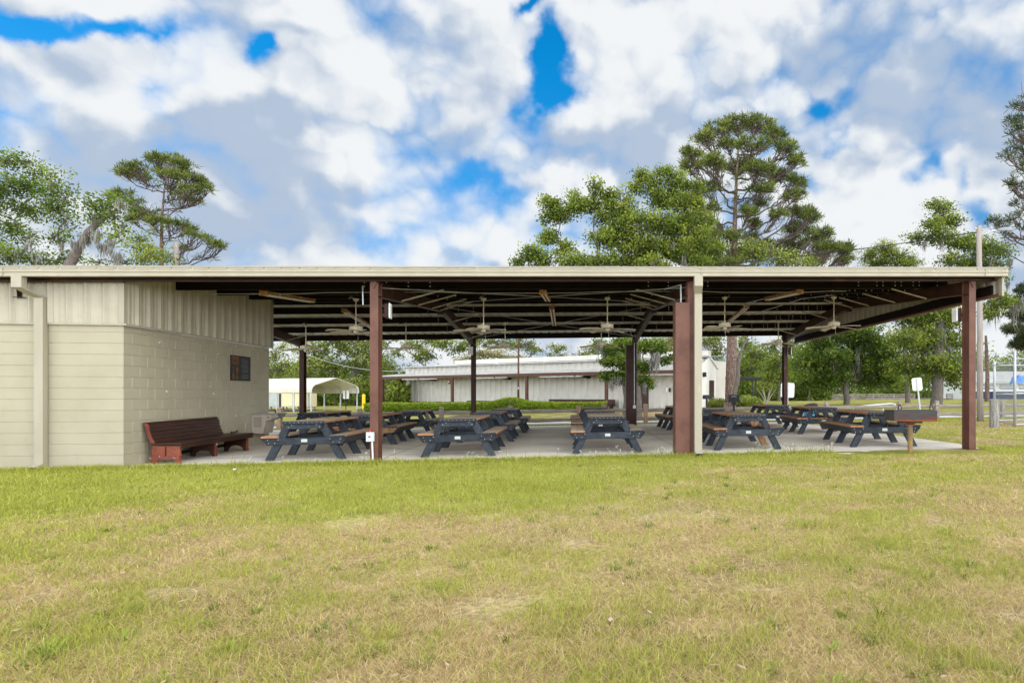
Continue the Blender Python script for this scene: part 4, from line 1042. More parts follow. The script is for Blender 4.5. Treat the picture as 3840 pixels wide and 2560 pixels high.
# ------------------------------------------------------------------ hedges, shrubs
def leaves(C, size, rng, aspect=.5, tint=None, up=0.0, droop=None):
    n = len(C); d = rng.normal(size=(n, 3)); d[:, 2] += up; d /= np.linalg.norm(d, axis=1)[:, None]
    r = rng.normal(size=(n, 3)); s = np.cross(d, r); s /= np.linalg.norm(s, axis=1)[:, None] + 1e-9
    L = size * rng.uniform(.65, 1.35, n)[:, None]; Wd = L * aspect * rng.uniform(.7, 1.2, n)[:, None]
    V = np.stack([C - d * L / 2, C + s * Wd / 2 + d * L * .05, C + d * L / 2, C - s * Wd / 2 + d * L * .05], 1).reshape(-1, 3)
    F = np.arange(4 * n).reshape(n, 4); t = np.repeat(tint if tint is not None else rng.uniform(0, 1, n), 4)
    return V, F, t
def build_hedges():
    rng = np.random.default_rng(12)
    def hedge(x0, x1, lab, bump, Y0, Y1):
        a = np.array(ground_at(x0, Y0)); b = np.array(ground_at(x1, Y1)); n = 11000
        L = np.linalg.norm(b - a); t = rng.uniform(0, 1, n); dirn = (b - a) / L; nrm = np.array([-dirn[1], dirn[0], 0])
        h = .49 + .08 * fbm(t * L * 1.4, t * 0, 4) + bump(t) ; w = .50
        # mostly on the shell
        k = rng.uniform(0, 1, n); zz = np.where(k < .45, h * rng.uniform(.86, 1.06, n), h * rng.uniform(0, 1, n)); ww = np.where(k < .45, rng.uniform(-1, 1, n) * w, -w * rng.uniform(.75, 1.05, n))
        C = a + np.outer(t, b - a) + np.outer(ww, nrm); C[:, 2] = zg(C[:, 0], C[:, 1]) + zz
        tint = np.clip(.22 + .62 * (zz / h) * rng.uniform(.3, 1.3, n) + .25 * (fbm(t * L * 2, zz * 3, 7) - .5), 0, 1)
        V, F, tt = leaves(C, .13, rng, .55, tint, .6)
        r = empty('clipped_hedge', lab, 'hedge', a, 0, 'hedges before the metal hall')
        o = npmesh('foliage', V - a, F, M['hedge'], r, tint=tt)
        mb = MB(); mb.bar((0, 0, .22), tuple(b - a + np.array([0, 0, .22])), .7, .42); mb.build('stems', M['bark'], r)
    hedge(1380, 1812, 'clipped bright green hedge in front of the left half of the metal hall', lambda t: 0 * t, 41.0, 39.6)
    hedge(1823, 2268, 'clipped bright green hedge with a taller tuft, right of the gap', lambda t: .28 * np.exp(-((t - .22) / .13) ** 2), 39.6, 37.6)
    def shrub(x, ybase, Y, r, h, lab, mt='hedge', n=1600, size=.13, name='round_shrub', group=None):
        p = np.array(ground_at(x, Y)); d = rng.normal(size=(n, 3)); d /= np.linalg.norm(d, axis=1)[:, None]
        C = d * (rng.uniform(.35, 1, n) ** .4)[:, None] * np.array([r, r, h / 2]) + np.array([0, 0, h / 2])
        C += .1 * r * rng.normal(size=(n, 3))
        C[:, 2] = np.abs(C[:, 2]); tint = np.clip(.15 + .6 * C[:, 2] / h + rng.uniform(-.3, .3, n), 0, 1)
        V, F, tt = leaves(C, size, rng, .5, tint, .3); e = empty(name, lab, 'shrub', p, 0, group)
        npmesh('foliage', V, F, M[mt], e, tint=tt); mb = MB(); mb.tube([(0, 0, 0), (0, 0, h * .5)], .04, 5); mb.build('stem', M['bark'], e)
    shrub(2475, 0, 41.5, .36, .72, 'ball shaped green shrub on the mulch left of the wide column cover')
    shrub(2523, 0, 41., .36, .62, 'second ball shaped shrub on the mulch, touching the wide column cover')
    shrub(2690, 0, 40.5, .85, .6, 'low olive shrub on mulch left of the big pine trunk', 'lime', 2500, .12, 'low_shrub')
    shrub(2800, 0, 40.0, .95, .75, 'low leafy shrub right of the big pine trunk', 'lime', 2800, .2, 'low_shrub')
    shrub(2655, 0, 41., .3, 1.7, 'slender leafy plant climbing beside the white gabled wall', 'hedge', 500, .14, 'tall_plant')
    shrub(1496, 0, 50., .9, 2.6, 'yellow green feathery shrub at the left end of the metal hall', 'lime', 900, .4, 'feathery_shrub')
    # small bare-stemmed tree by the road
    p = ground_at(2875, 55); e = empty('small_tree', 'small pale multi stemmed tree left of the last rear post', 'tree', p)
    mb = MB(); tips = []
    for k in range(6):
        a = k * 1.05; q = Vector((.9 * math.cos(a), .5 * math.sin(a), 1.5 + .15 * (k % 3))); mb.tube([(0, 0, 0), q * .45 + Vector((0, 0, .15)), q], [.06, .045, .02], 5); tips.append(q)
    mb.build('trunk', M['cream'], e)
    C = np.concatenate([np.array(q) + rng.normal(size=(110, 3)) * .3 for q in tips]); V, F, tt = leaves(C, .16, rng, .5); npmesh('crown', V, F, M['lime'], e, tint=tt)
    # mulch bed
    mb = MB(); c = ground_at(2590, 41); 
    for (cx_, cy_, rx, ry, nm) in ((2.2, 41.6, 3.2, 1.6, 'mulch'), (6.6, 40.3, 3.6, 1.6, 'mulch')):
        mb = MB(); n = 28; pts = [(cx_ + rx * math.cos(2 * math.pi * i / n) * (1 + .08 * math.sin(5 * i)), cy_ + ry * math.sin(2 * math.pi * i / n)) for i in range(n)]
        V = [(x, y, float(zg(x, y)) + .012) for x, y in pts] + [(cx_, cy_, float(zg(cx_, cy_)) + .12)]
        mb.add(V, [(i, (i + 1) % n, n) for i in range(n)]); o = mb.build('mulch_bed', M['mulch']); tag(o, kind='structure')
build_hedges()

# ------------------------------------------------------------------ split rail fence behind the slab
def build_rail_fence():
    V_ = 12.7
    t = empty('split_rail_fence', 'low weathered split rail fence running behind the pavilion slab', 'fence', (OX, OY, 0), TH)
    us = [-9.6, -6.4, -3.15, -.2, 2.9, 5.6, 8.35, 11.1, 14.5, 18.9, 22.2, 23.9, 27.0, 30.2, 33.5]
    rnd = random.Random(2)
    for i, u in enumerate(us):
        z = float(zg(*uvp(u, V_))); h = .78 + rnd.uniform(-.05, .05)
        mb = MB(); w = .085; lean = rnd.uniform(-.02, .02)
        mb.add([(u - w + (lean if zz > .1 else 0) + rnd.uniform(-.008, .008) + (.0 if zz < h else s1 * 0), V_ - w * .9 + (w * 1.8) * b, z + zz + (rnd.uniform(-.02, .03) if zz > .1 else 0)) if a == 0 else (u + w + (lean if zz > .1 else 0), V_ - w * .9 + (w * 1.8) * b, z + zz) for s1 in (0,) for zz in (-.1, h) for a, b in ((0, 0), (1, 0), (1, 1), (0, 1))],
               [(3, 2, 1, 0), (4, 5, 6, 7), (0, 1, 5, 4), (1, 2, 6, 5), (2, 3, 7, 6), (3, 0, 4, 7)])
        mb.build('post', M['postwood'] if i in (2, 6, 7) else M['oldwood'], t, bevel=.015)
    for i in range(len(us) - 1):
        for hz in (.20, .56):
            u0, u1 = us[i], us[i + 1]; z0 = float(zg(*uvp(u0, V_))) + hz; z1 = float(zg(*uvp(u1, V_))) + hz
            mb = MB(); pts = []
            for k in range(6):
                s = k / 5; pts.append((u0 + (u1 - u0) * s, V_ + .02 + rnd.uniform(-.015, .015), z0 + (z1 - z0) * s + rnd.uniform(-.012, .012)))
            mb.tube(pts, [.075 + rnd.uniform(-.008, .012) for _ in pts], 5); mb.build('rail', M['oldwood'], t)
build_rail_fence()

# ------------------------------------------------------------------ street furniture right and behind
def build_misc():
    # utility pole with street lamp
    p = W(23.89, 9.88); p.z = float(zg(p.x, p.y)); k = p.y / FPX
    t = empty('street_lamp', 'tall pale wooden pole with a cobra head street lamp behind the right end post', 'street lamp', p)
    htop = at(3672, 847, p.y).z - p.z
    mb = MB(); mb.tube([(.02, 0, -.1), (.0, 0, 1.0), (0, 0, 3.5), (-.04, 0, htop)], [.125, .115, .105, .09], 12); mb.build('pole', M['pole'], t, smooth=True)
    mb = MB(); mb.tube([(-.02, 0, htop - .55), (.18, 0, htop - .32), (.45, 0, htop - .2), (.75, 0, htop - .17)], .025, 8); mb.build('arm', M['galv'], t, smooth=True)
    mb = MB(); mb.tube([(.68, 0, htop - .16), (.8, 0, htop - .15), (1.0, 0, htop - .15), (1.22, 0, htop - .13), (1.3, 0, htop - .12)], [.04, .075, .11, .07, .02], 12); h = mb.build('lamp_head', M['oldgrey'], t, smooth=True)
    mb = MB(); mb.tube([(.98, 0, htop - .32), (.98, 0, htop - .2)], [.06, .10], 12); mb.build('lens', M['glass'], h)
    for s in (-1,):
        mb = MB(); mb.box(-.2, -.05, -.03, .03, htop - .12, htop - .08); mb.build('bracket', M['galv'], t)
    # far pole above the left of the roof, and thin brown pole in front of the hall
    p = ground_at(660, 34); zt = at(660, 908, 34).z
    t = empty('utility_pole', 'weathered wooden pole top rising above the roof beside the left pine', 'pole', p); mb = MB(); mb.tube([(0, 0, 0), (0, 0, zt - p.z)], [.16, .12], 10); mb.build('shaft', M['pole'], t)
    mb = MB(); mb.tube([(0, 0, zt - p.z - .25), (-.5, .1, zt - p.z - .3), (-.7, .1, zt - p.z - .55)], .015, 5); mb.build('wire_hook', M['galv'], t)
    p = ground_at(1944, 40); t = empty('slim_pole', 'slim brown pole standing in front of the metal hall and hedge', 'pole', p); mb = MB(); mb.tube([(0, 0, 0), (0, 0, 2.6), (0.03, 0, 7.5)], [.08, .06, .055], 10); mb.build('shaft', M['maroon'], t, smooth=True)
    mb = MB(); mb.box(-.03, .05, -.11, -.05, 1.4, 1.55); mb.build('box', M['greybox'], t)
    # pole-to-pole overhead wires
    def wire(a, b, sag, lab, r=.018):
        a, b = Vector(a), Vector(b); pts = [a.lerp(b, i / 20) - Vector((0, 0, sag * 4 * (i / 20) * (1 - i / 20))) for i in range(21)]
        mb = MB(); mb.tube([q - a for q in pts], r, 4); o = mb.build('overhead_wire', M['dark'] if r < .02 else M['galv'], loc=a); tag(o, lab, 'cable')
    wire(at(3668, 870, 23.4), at(2280, 1010, 42), .35, 'thin overhead wire from the street lamp pole down across the oaks')
    wire(at(3690, 880, 23.4), at(3860, 995, 20), .1, 'short overhead wire leaving the street lamp pole to the right')
    wire(at(1100, 1310, 50), at(1517, 1391, 51), .55, 'pale drooping cable from the left trees to the metal hall', .022)
    # chain link backstop
    base = [W(24.1, 9.35), W(22.84, 6.69)]; 
    for b in base: b.z = float(zg(b.x, b.y))
    ext = base[1] + Vector((5.5, .6, 0)); ext.z = float(zg(ext.x, ext.y)); ext0 = base[0] + Vector((5.5, 1.2, 0)); ext0.z = float(zg(ext0.x, ext0.y))
    t = empty('chain_link_fence', 'tall galvanised chain link fence panel at the right edge', 'fence', base[1]); o0 = base[1]
    hh = [2.22, 2.50]
    for b, h in ((base[0], 2.32), (base[1], 2.52), (ext, 2.5), (ext0, 2.4)):
        q = b - o0; mb = MB(); mb.tube([(q.x, q.y, q.z - .05), (q.x, q.y, q.z + h), (q.x, q.y, q.z + h + .03)], [.045, .045, .02], 10); mb.build('post', M['galv'], t, smooth=True)
    def panel(a, b, h):
        a = a - o0; b = b - o0; L = (b - a).length; d = (b - a) / L; 
        for z in (h - .12, .08, h * .47):
            mb = MB(); mb.tube([a + Vector((0, 0, z)), b + Vector((0, 0, z))], .022, 6); mb.build('rail', M['galv'], t)
        V = []; F = []; st = .10; r = .0019
        n = int((L + h) / st)
        for k in range(n):
            for sgn in (1, -1):
                # line: s - sgn*z = c
                c = k * st - (h if sgn > 0 else 0)
                if sgn > 0: z0, z1 = max(0, -c), min(h - .1, L - c); s0, s1 = c + z0, c + z1
                else: z0, z1 = max(0, c - L), min(h - .1, c); s0, s1 = c - z0, c - z1
                if z1 <= z0: continue
                A = a + d * s0 + Vector((0, 0, z0)); B = a + d * s1 + Vector((0, 0, z1)); w = Vector((0, 0, r * 1.4)); nn = Vector((d.y, -d.x, 0)) * r
                i = len(V); V += [A + w, A + nn, A - w, B + w, B + nn, B - w]; F += [(i, i + 1, i + 4, i + 3), (i + 1, i + 2, i + 5, i + 4), (i + 2, i, i + 3, i + 5)]
        npmesh('mesh', [tuple(v) for v in V], F, M['galv'], t)
    panel(base[0], base[1], 2.3); panel(base[1], ext, 2.4); panel(base[0], ext0, 2.3)
    p = W(21.93, 6.47); p.z = float(zg(p.x, p.y)); t = empty('wood_bollard', 'stout grey wooden bollard post beside the chain link fence', 'bollard', p)
    mb = MB(); mb.tube([(0, 0, -.1), (0, 0, .9), (0.0, 0, .925)], [.14, .135, .11], 14); mb.build('post', M['greypost'], t)
    # signs seen from behind
    def sign(p, rz, tilt, w, h, z0, lab, postm='galv'):
        p.z = float(zg(p.x, p.y)); t = empty('road_sign', lab, 'sign', p, rz); t.rotation_euler = (0, tilt, rz)
        mb = MB(); mb.box(-.03, .03, -.02, .02, -.1, z0 + h * .97); mb.build('post', M[postm], t)
        mb = MB(); c = .05; mb.prism([(-w / 2 + c, z0), (w / 2 - c, z0), (w / 2, z0 + c), (w / 2, z0 + h - c), (w / 2 - c, z0 + h), (-w / 2 + c, z0 + h), (-w / 2, z0 + h - c), (-w / 2, z0 + c)], .022, .026, 'y'); mb.build('panel', M['white'], t)
    q = at(2950, 1500, 24.6); sign(q, TH, R(2), .58, .60, 1.02, 'white sign panel showing its back behind the last rear post')
    q = at(3455, 1560, 24.4); sign(q, R(-4), R(-6), .40, .52, 1.25, 'white sign panel on a leaning green grey post above the charcoal grill')
    q = at(1297, 1541, 62); sign(q, 0, 0, .62, .85, 1.2, 'small white sign by a dark trunk, seen through the carport', 'dark')
    q = at(1474, 1541, 50); sign(q, 0, 0, .24, .36, .85, 'tiny white sign above the left end of the hedge', 'dark')
    # yellow bollard
    p = ground_at(1364, 48); t = empty('yellow_bollard', 'yellow steel bollard left of the front post with the switch box', 'bollard', p); mb = MB(); mb.tube([(0, 0, 0), (0, 0, 1.18), (0, 0, 1.25)], [.13, .13, .06], 14); mb.build('pipe', M['yellow'], t, smooth=False)
    # pedestal grill and mailbox
    p = W(14.2, 12.2); p = at(2752, 1560, 24.8); p.z = float(zg(p.x, p.y)); t = empty('box_grill', 'black box grill on a slim post in front of the big pine trunk', 'grill', p, R(-8))
    zt = at(0, 1480, p.y).z - p.z; mb = MB(); mb.tube([(0, 0, 0), (0, 0, zt - .3)], .04, 8); mb.build('post', M['dark'], t)
    mb = MB(); mb.box(-.23, .23, -.18, .18, zt - .30, zt); mb.build('firebox', M['dark'], t, bevel=.01)
    mb = MB(); mb.box(-.10, .10, -.15, .15, zt - .42, zt - .305); mb.build('ash_tray', M['dark'], t)
    mb = MB(); mb.tube([(-.1, -.2, zt - .08), (-.1, -.24, zt - .07), (.1, -.24, zt - .07), (.1, -.2, zt - .08)], .012, 6); mb.build('handle', M['bolt'], t)
    p = at(2650, 1530, 37); p.z = float(zg(p.x, p.y)); t = empty('mailbox', 'black mailbox with a white label on a post by the white gabled wall', 'mailbox', p, R(30)); zt = at(0, 1480, 37).z - p.z
    mb = MB(); mb.prism([(-.16, zt - .26), (.16, zt - .26), (.16, zt - .08), (.08, zt), (-.08, zt), (-.16, zt - .08)], -.2, .2, 'x'); mb.build('box', M['dark'], t)
    mb = MB(); mb.box(.201, .207, -.07, .07, zt - .20, zt - .08); mb.build('label', M['white'], t)
    mb = MB(); mb.box(-.04, .04, -.04, .04, 0, zt - .26); mb.build('post', M['dark'], t)
    # blue drum with black lid
    p = at(3040, 1585, 23.4); p.z = float(zg(p.x, p.y)); t = empty('trash_drum', 'blue trash drum with tilted black lid behind the brown topped tables', 'trash can', p)
    zt = at(0, 1524, p.y).z - p.z; mb = MB(); mb.tube([(0, 0, .0), (0, 0, .06), (0, 0, zt * .5), (0, 0, zt)], [.22, .23, .25, .25], 18); mb.build('drum', M['bluecan'], t, smooth=False)
    mb = MB(); mb.tube([(0, 0, 0), (0, 0, .05), (0, 0, .09)], [.27, .28, .20], 18); l = mb.build('lid', M['dark'], t, loc=(0, 0, zt), rot=(R(8), R(-12), 0))
    # white pipe handrail
    P = [at(3168, 1530, 27), at(3185, 1526, 27), at(3260, 1519, 27), at(3340, 1512.6, 27), at(3356, 1515, 27), at(3362, 1530, 27), at(3362, 1550, 27)]
    o = Vector((P[0].x, P[0].y, float(zg(P[0].x, P[0].y)))); t = empty('pipe_handrail', 'white bent pipe handrail behind the charcoal grill', 'handrail', o)
    mb = MB(); mb.tube([p - o for p in P] + [P[-1] - o - Vector((0, 0, .25))], .028, 8); mb.build('rail', M['white'], t, smooth=True)
    for xs in (3200, 3312):
        q = at(xs, 1520, 27) - o; mb = MB(); mb.tube([(q.x, q.y, -.05), (q.x, q.y, q.z - .02)], .024, 8); mb.build('post', M['white'], t)
    q0, q1 = at(3120, 1561, 27) - o, at(3362, 1541, 27) - o; mb = MB(); mb.tube([q0, q1], .022, 8); mb.build('lower_rail', M['white'], t)
    # snag: broken pine trunk
    p = ground_at(3701, 62); zt = at(3699, 1258, 62).z - p.z; t = empty('dead_pine', 'broken bare pine trunk right of the pale lamp pole', 'tree', p)
    mb = MB(); mb.tube([(0, 0, -.2), (.05, 0, zt * .4), (-.05, 0, zt * .8), (-.12, 0, zt)], [.24, .19, .16, .11], 9); mb.build('trunk', M['pinebark'], t)
    mb = MB(); mb.tube([(0, 0, zt * .7), (-.3, 0, zt * .72), (-.5, 0, zt * .74)], [.04, .03, .015], 5); mb.build('stub', M['pinebark'], t)
    # distant post and rail fence along the road, right
    for (xa, xb, Y, lab) in ((3120, 3430, 84, 'far grey post and rail fence beyond the road, left part'), (3550, 3625, 80, 'far grey post and rail fence beyond the road by the camper')):
        a = at(xa, 1497, Y); b = at(xb, 1496, Y); a.z = at(xa, 1499, Y).z; b.z = at(xb, 1498, Y).z
        t = empty('rail_fence', lab, 'fence', a); n = max(2, int((b - a).length / 2.4)); dv = b - a
        for i in range(n + 1):
            q = dv * (i / n); mb = MB(); mb.box(q.x - .07, q.x + .07, q.y - .06, q.y + .06, q.z - .5, q.z + .85); mb.build('post', M['oldwood'], t)
        for z in (.2, .48, .74):
            mb = MB(); mb.bar(Vector((0, -.08, z)), dv + Vector((0, -.08, z)), .04, .14); mb.build('rail', M['oldwood'], t)
    # camper
    Y = 90; a = at(3525, 1478, Y); t = empty('camper_trailer', 'white camper trailer parked behind the big oak trunk', 'camper', a, R(-6)); k = Y / FPX
    mb = MB(); mb.prism([(0, .45), (.9, .45), (1.1, .3), (3.2, .3), (3.2, 1.55), (.15, 1.55), (0, 1.3)], 0, 4, 'y'); mb.build('body', M['white'], t, bevel=.05)
    mb = MB(); mb.box(.45, .8, -.03, -.005, .4, 1.35); d = mb.build('door', M['offwhite'], t); m2 = MB(); m2.box(.52, .73, -.05, -.031, .85, 1.25); m2.build('window', M['glass'], d)
    mb = MB(); mb.box(1.15, 2.0, -.03, -.005, .75, 1.25); mb.build('window', M['glass'], t)
    mb = MB(); mb.box(1.0, 3.2, -.012, -.004, .45, .52); mb.build('stripe', M['dark'], t)
    for x in (1.3, 2.3): mb = MB(); mb.tube([(x, -.1, .1), (x, .1, .1)], .27, 14); mb.build('wheel', M['dark'], t)
    # long pale building far right
    Y = 75; a = at(3640, 1490, Y); t = empty('school_building', 'long low pale roofed building with navy base band at the far right', 'building', a, R(-4)); k = Y / FPX
    mb = MB(); mb.box(0, 18, 0, 8, -.3, 2.2); mb.build('wall', M['white'], t)
    mb = MB(); mb.prism([(-1.0, 1.75), (-1.0, 1.87), (4, 3.4), (4, 3.2)], -1, 19, 'x'); mb.v = [(x, y, z) for x, y, z in mb.v]; mb.build('roof', M['roofw'], t)
    mb = MB(); mb.box(0, 18, -.06, -.01, -.2, .75); mb.build('base_band', M['navy'], t)
    for i in range(6): mb = MB(); mb.box(1.2 + i * 2.3, 2.9 + i * 2.3, -.05, -.01, 1.0, 1.6); w = mb.build('window', M['glass'], t); m2 = MB(); m2.box(1.15 + i * 2.3, 2.95 + i * 2.3, -.07, -.051, 1.28, 1.33); m2.build('frame', M['white'], w)
    b = at(3808, 1438, 64); t = empty('tarp_canopy', 'bright blue tarp draped on a frame behind the chain link fence', 'tarp', (b.x, b.y, float(zg(b.x, b.y)))); z = b.z - t.location.z
    mb = MB(); mb.add([(0, 0, z), (.5, .1, z + .95), (.9, .1, z + .75), (1.6, 0, z + .9), (1.8, 0, z + .15), (.9, -.1, z + .1), (.05, 1.2, z - .05), (.5, 1.3, z + .8), (1.8, 1.3, z + .2)], [(0, 1, 2, 5), (2, 3, 4, 5), (0, 6, 7, 1), (3, 8, 4), (1, 7, 3, 2), (7, 8, 3)]); mb.build('cover', M['blue'], t)
    for x in (.1, 1.75): mb = MB(); mb.box(x, x + .06, .3, .36, 0, z + .1); mb.build('leg', M['galv'], t)
    # parking kerb stones and litter
    for (xs, Y, lab) in ((1720, 29.5, 'x'),): pass
    q = W(2.3, -.95); q.z = float(zg(q.x, q.y)) + .02; mb = MB(); mb.add([(0, 0, 0), (.05, .01, .03), (.09, -.01, .012), (.07, .05, .03), (.02, .06, .008), (.12, .03, .035)], [(0, 1, 4), (1, 3, 4), (1, 2, 3), (2, 5, 3)])
    o = mb.build('crumpled_paper', M['white'], loc=q, recalc=False); tag(o, 'crumpled white paper scrap on the grass before the red pew', 'litter')
build_misc()

# ------------------------------------------------------------------ trees
def tubes_np(paths, n=5):
    """paths: list of (points Kx3, radii K) -> V, F"""
    V = []; F = []; b = 0
    ang = np.arange(n) * 2 * math.pi / n; ca, sa = np.cos(ang), np.sin(ang)
    for P, r in paths:
        P = np.asarray(P, float); K = len(P); D = np.gradient(P, axis=0); D /= np.linalg.norm(D, axis=1)[:, None] + 1e-9
        ref = np.array([1., .1, 0]) if abs(D[0, 0]) < .8 else np.array([0, 1., .1])
        X = ref - D * (D @ ref)[:, None]; X /= np.linalg.norm(X, axis=1)[:, None] + 1e-9; Y = np.cross(D, X)
        r = np.asarray(r, float)[:, None, None]
        V.append((P[:, None, :] + r * (X[:, None, :] * ca[None, :, None] + Y[:, None, :] * sa[None, :, None])).reshape(-1, 3))
        i = b + np.arange((K - 1) * n).reshape(K - 1, n); j = np.roll(i, -1, axis=1)
        F.append(np.stack([i, j, j + n, i + n], -1).reshape(-1, 4)); b += K * n
    return np.concatenate(V), np.concatenate(F)
def curve(a, b, rng, k=6, sag=0., wob=.06):
    a = np.asarray(a, float); b = np.asarray(b, float); t = np.linspace(0, 1, k)[:, None]; L = np.linalg.norm(b - a)
    P = a + (b - a) * t; P[:, 2] += sag * L * 4 * (t * (1 - t))[:, 0]
    w = rng.normal(size=(k, 3)) * wob * L; w[0] = 0; w[-1] = 0; return P + w
def moss_clump(p, rng, n=22, L=.9, spread=.25):
    V = []; F = []; T = []
    for i in range(n):
        g = rng.normal(size=3); q = np.array(p) + g * spread * np.array([1, 1, .8]); l = L * rng.uniform(.25, 1.2) * math.exp(-.5 * (g[0] ** 2 + g[1] ** 2) * .7); w = rng.uniform(.012, .03) * (.6 + .5 * L)
        a = rng.uniform(0, math.pi); s = np.array([math.cos(a), math.sin(a), 0]) * w; dx = rng.normal(size=2) * .08 * l
        b = len(V); 
        for k, (t, ww) in enumerate(((0, .5), (.35, 1.), (.7, .6), (1, .08))):
            c = q + np.array([dx[0] * t * t + .03 * l * math.sin(6 * t + a), dx[1] * t * t, -l * t]); V += [c - s * ww, c + s * ww]; T += [rng.uniform(.1, 1)] * 2
        for k in range(3): F.append((b + 2 * k, b + 2 * k + 1, b + 2 * k + 3, b + 2 * k + 2))
    return V, F, T
def broadleaf(name, label, cat, base, Y, blobs, lm='oak', bark='bark', tr=.4, fork=.35, dens=1., leaf=.15, moss=(), mossL=.9, seed=1, trunk_pts=None, sub=.42, twig=True, group=None, clump=36, depthk=.8, limbs=True, mossn=20, fill=.9, grow=1.24):
    """blobs: (xv, yv, rx, ry[, dY]) in photo pixels at distance Y, turned into real positions and sizes"""
    rng = np.random.default_rng(seed); base = np.array(base, float)
    t = empty(name, label, cat, base, 0, group)
    C = []; Rr = []
    for bl in blobs:
        xv, yv, rx, ry = bl[:4]; k = Y * V2S / FPX; dy = bl[4] if len(bl) > 4 else rng.uniform(-.55, .55) * rx * k * 1.2
        c = np.array(vp(xv, yv, Y + dy)); C.append(c); Rr.append(np.array([rx * k, max(rx, ry) * k * depthk, ry * k]) * grow)
    C = np.array(C); Rr = np.array(Rr)
    top = C[:, 2].max(); paths = []
    if trunk_pts is None:
        cen = C.mean(0); fz = base[2] + fork * (top - base[2]); fk = np.array([base[0] * .7 + cen[0] * .3, base[1], fz])
        tp = curve(base - [0, 0, .3], fk, rng, 6, 0, .012); rr = np.linspace(tr * 1.25, tr * .8, 6); rr[1] = tr * 1.02
        paths.append((tp, rr))
    else:
        tp = np.array(trunk_pts); paths.append((tp, np.linspace(tr * 1.2, tr * .55, len(tp)))); fk = tp[-1]
    LV = []; LT = []
    order = np.argsort(np.linalg.norm(C - fk, axis=1)); done = [(fk, tr * .75)]
    for i in order:
        c, r = C[i], Rr[i]
        if limbs:
            # grow from the nearest grown node
            nodes = np.array([d[0] for d in done]); dist = np.linalg.norm(nodes - c, axis=1) + .6 * np.maximum(0, nodes[:, 2] - c[2]); j = int(np.argmin(dist + .35 * np.linalg.norm(nodes - fk, axis=1)))
            r0 = done[j][1] * .72; r1 = max(.03, r0 * .45); P = curve(nodes[j], c, rng, 7, .06, .045); paths.append((P, np.linspace(r0, r1, 7))); done.append((c, max(r1, .05))); done.append((P[3], (r0 + r1) / 2))
        vol = r[0] * r[2]; ns = max(5, int(vol * 13 * 1.9 * dens / (sub / .42) ** 2))
        d = rng.normal(size=(ns, 3)); d /= np.linalg.norm(d, axis=1)[:, None]; q = c + d * (rng.uniform(.05, 1., ns) ** .55)[:, None] * r * fill
        if twig:
            for s in q[: int(ns * .55)]:
                paths.append((curve(c + (s - c) * .1, s, rng, 4, .05, .08), np.array([.035, .028, .02, .01]) * (1 + .02 * Y)))
        m = rng.integers(int(clump * .6), int(clump * 1.5), ns); idx = np.repeat(np.arange(ns), m)
        off = rng.normal(size=(len(idx), 3)) * sub * np.array([.62, .62, .42]); pts = q[idx] + off
        # leaf tint: natural clump variety, plus blob tops painted lighter like top light
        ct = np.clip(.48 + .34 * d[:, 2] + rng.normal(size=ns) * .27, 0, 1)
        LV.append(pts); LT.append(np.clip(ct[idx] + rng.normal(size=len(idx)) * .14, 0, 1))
    P = np.concatenate(LV); T = np.concatenate(LT)
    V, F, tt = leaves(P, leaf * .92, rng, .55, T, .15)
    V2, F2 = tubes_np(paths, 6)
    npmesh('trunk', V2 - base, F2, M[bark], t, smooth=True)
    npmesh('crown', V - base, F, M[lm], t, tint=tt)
    for mo in moss:
        xv, yv, L = mo[:3]; c = np.array(vp(xv, yv, Y)); c[1] += rng.uniform(-.8, .3); k = Y * V2S / FPX
        v, f, tm = moss_clump(c, rng, int(mossn * 1.6), L * k * 1.15, (mo[3] if len(mo) > 3 else 8) * k * .5)
        npmesh('hanging_moss', np.array(v) - base, f, M['moss'], t, tint=np.array(tm))
    return t

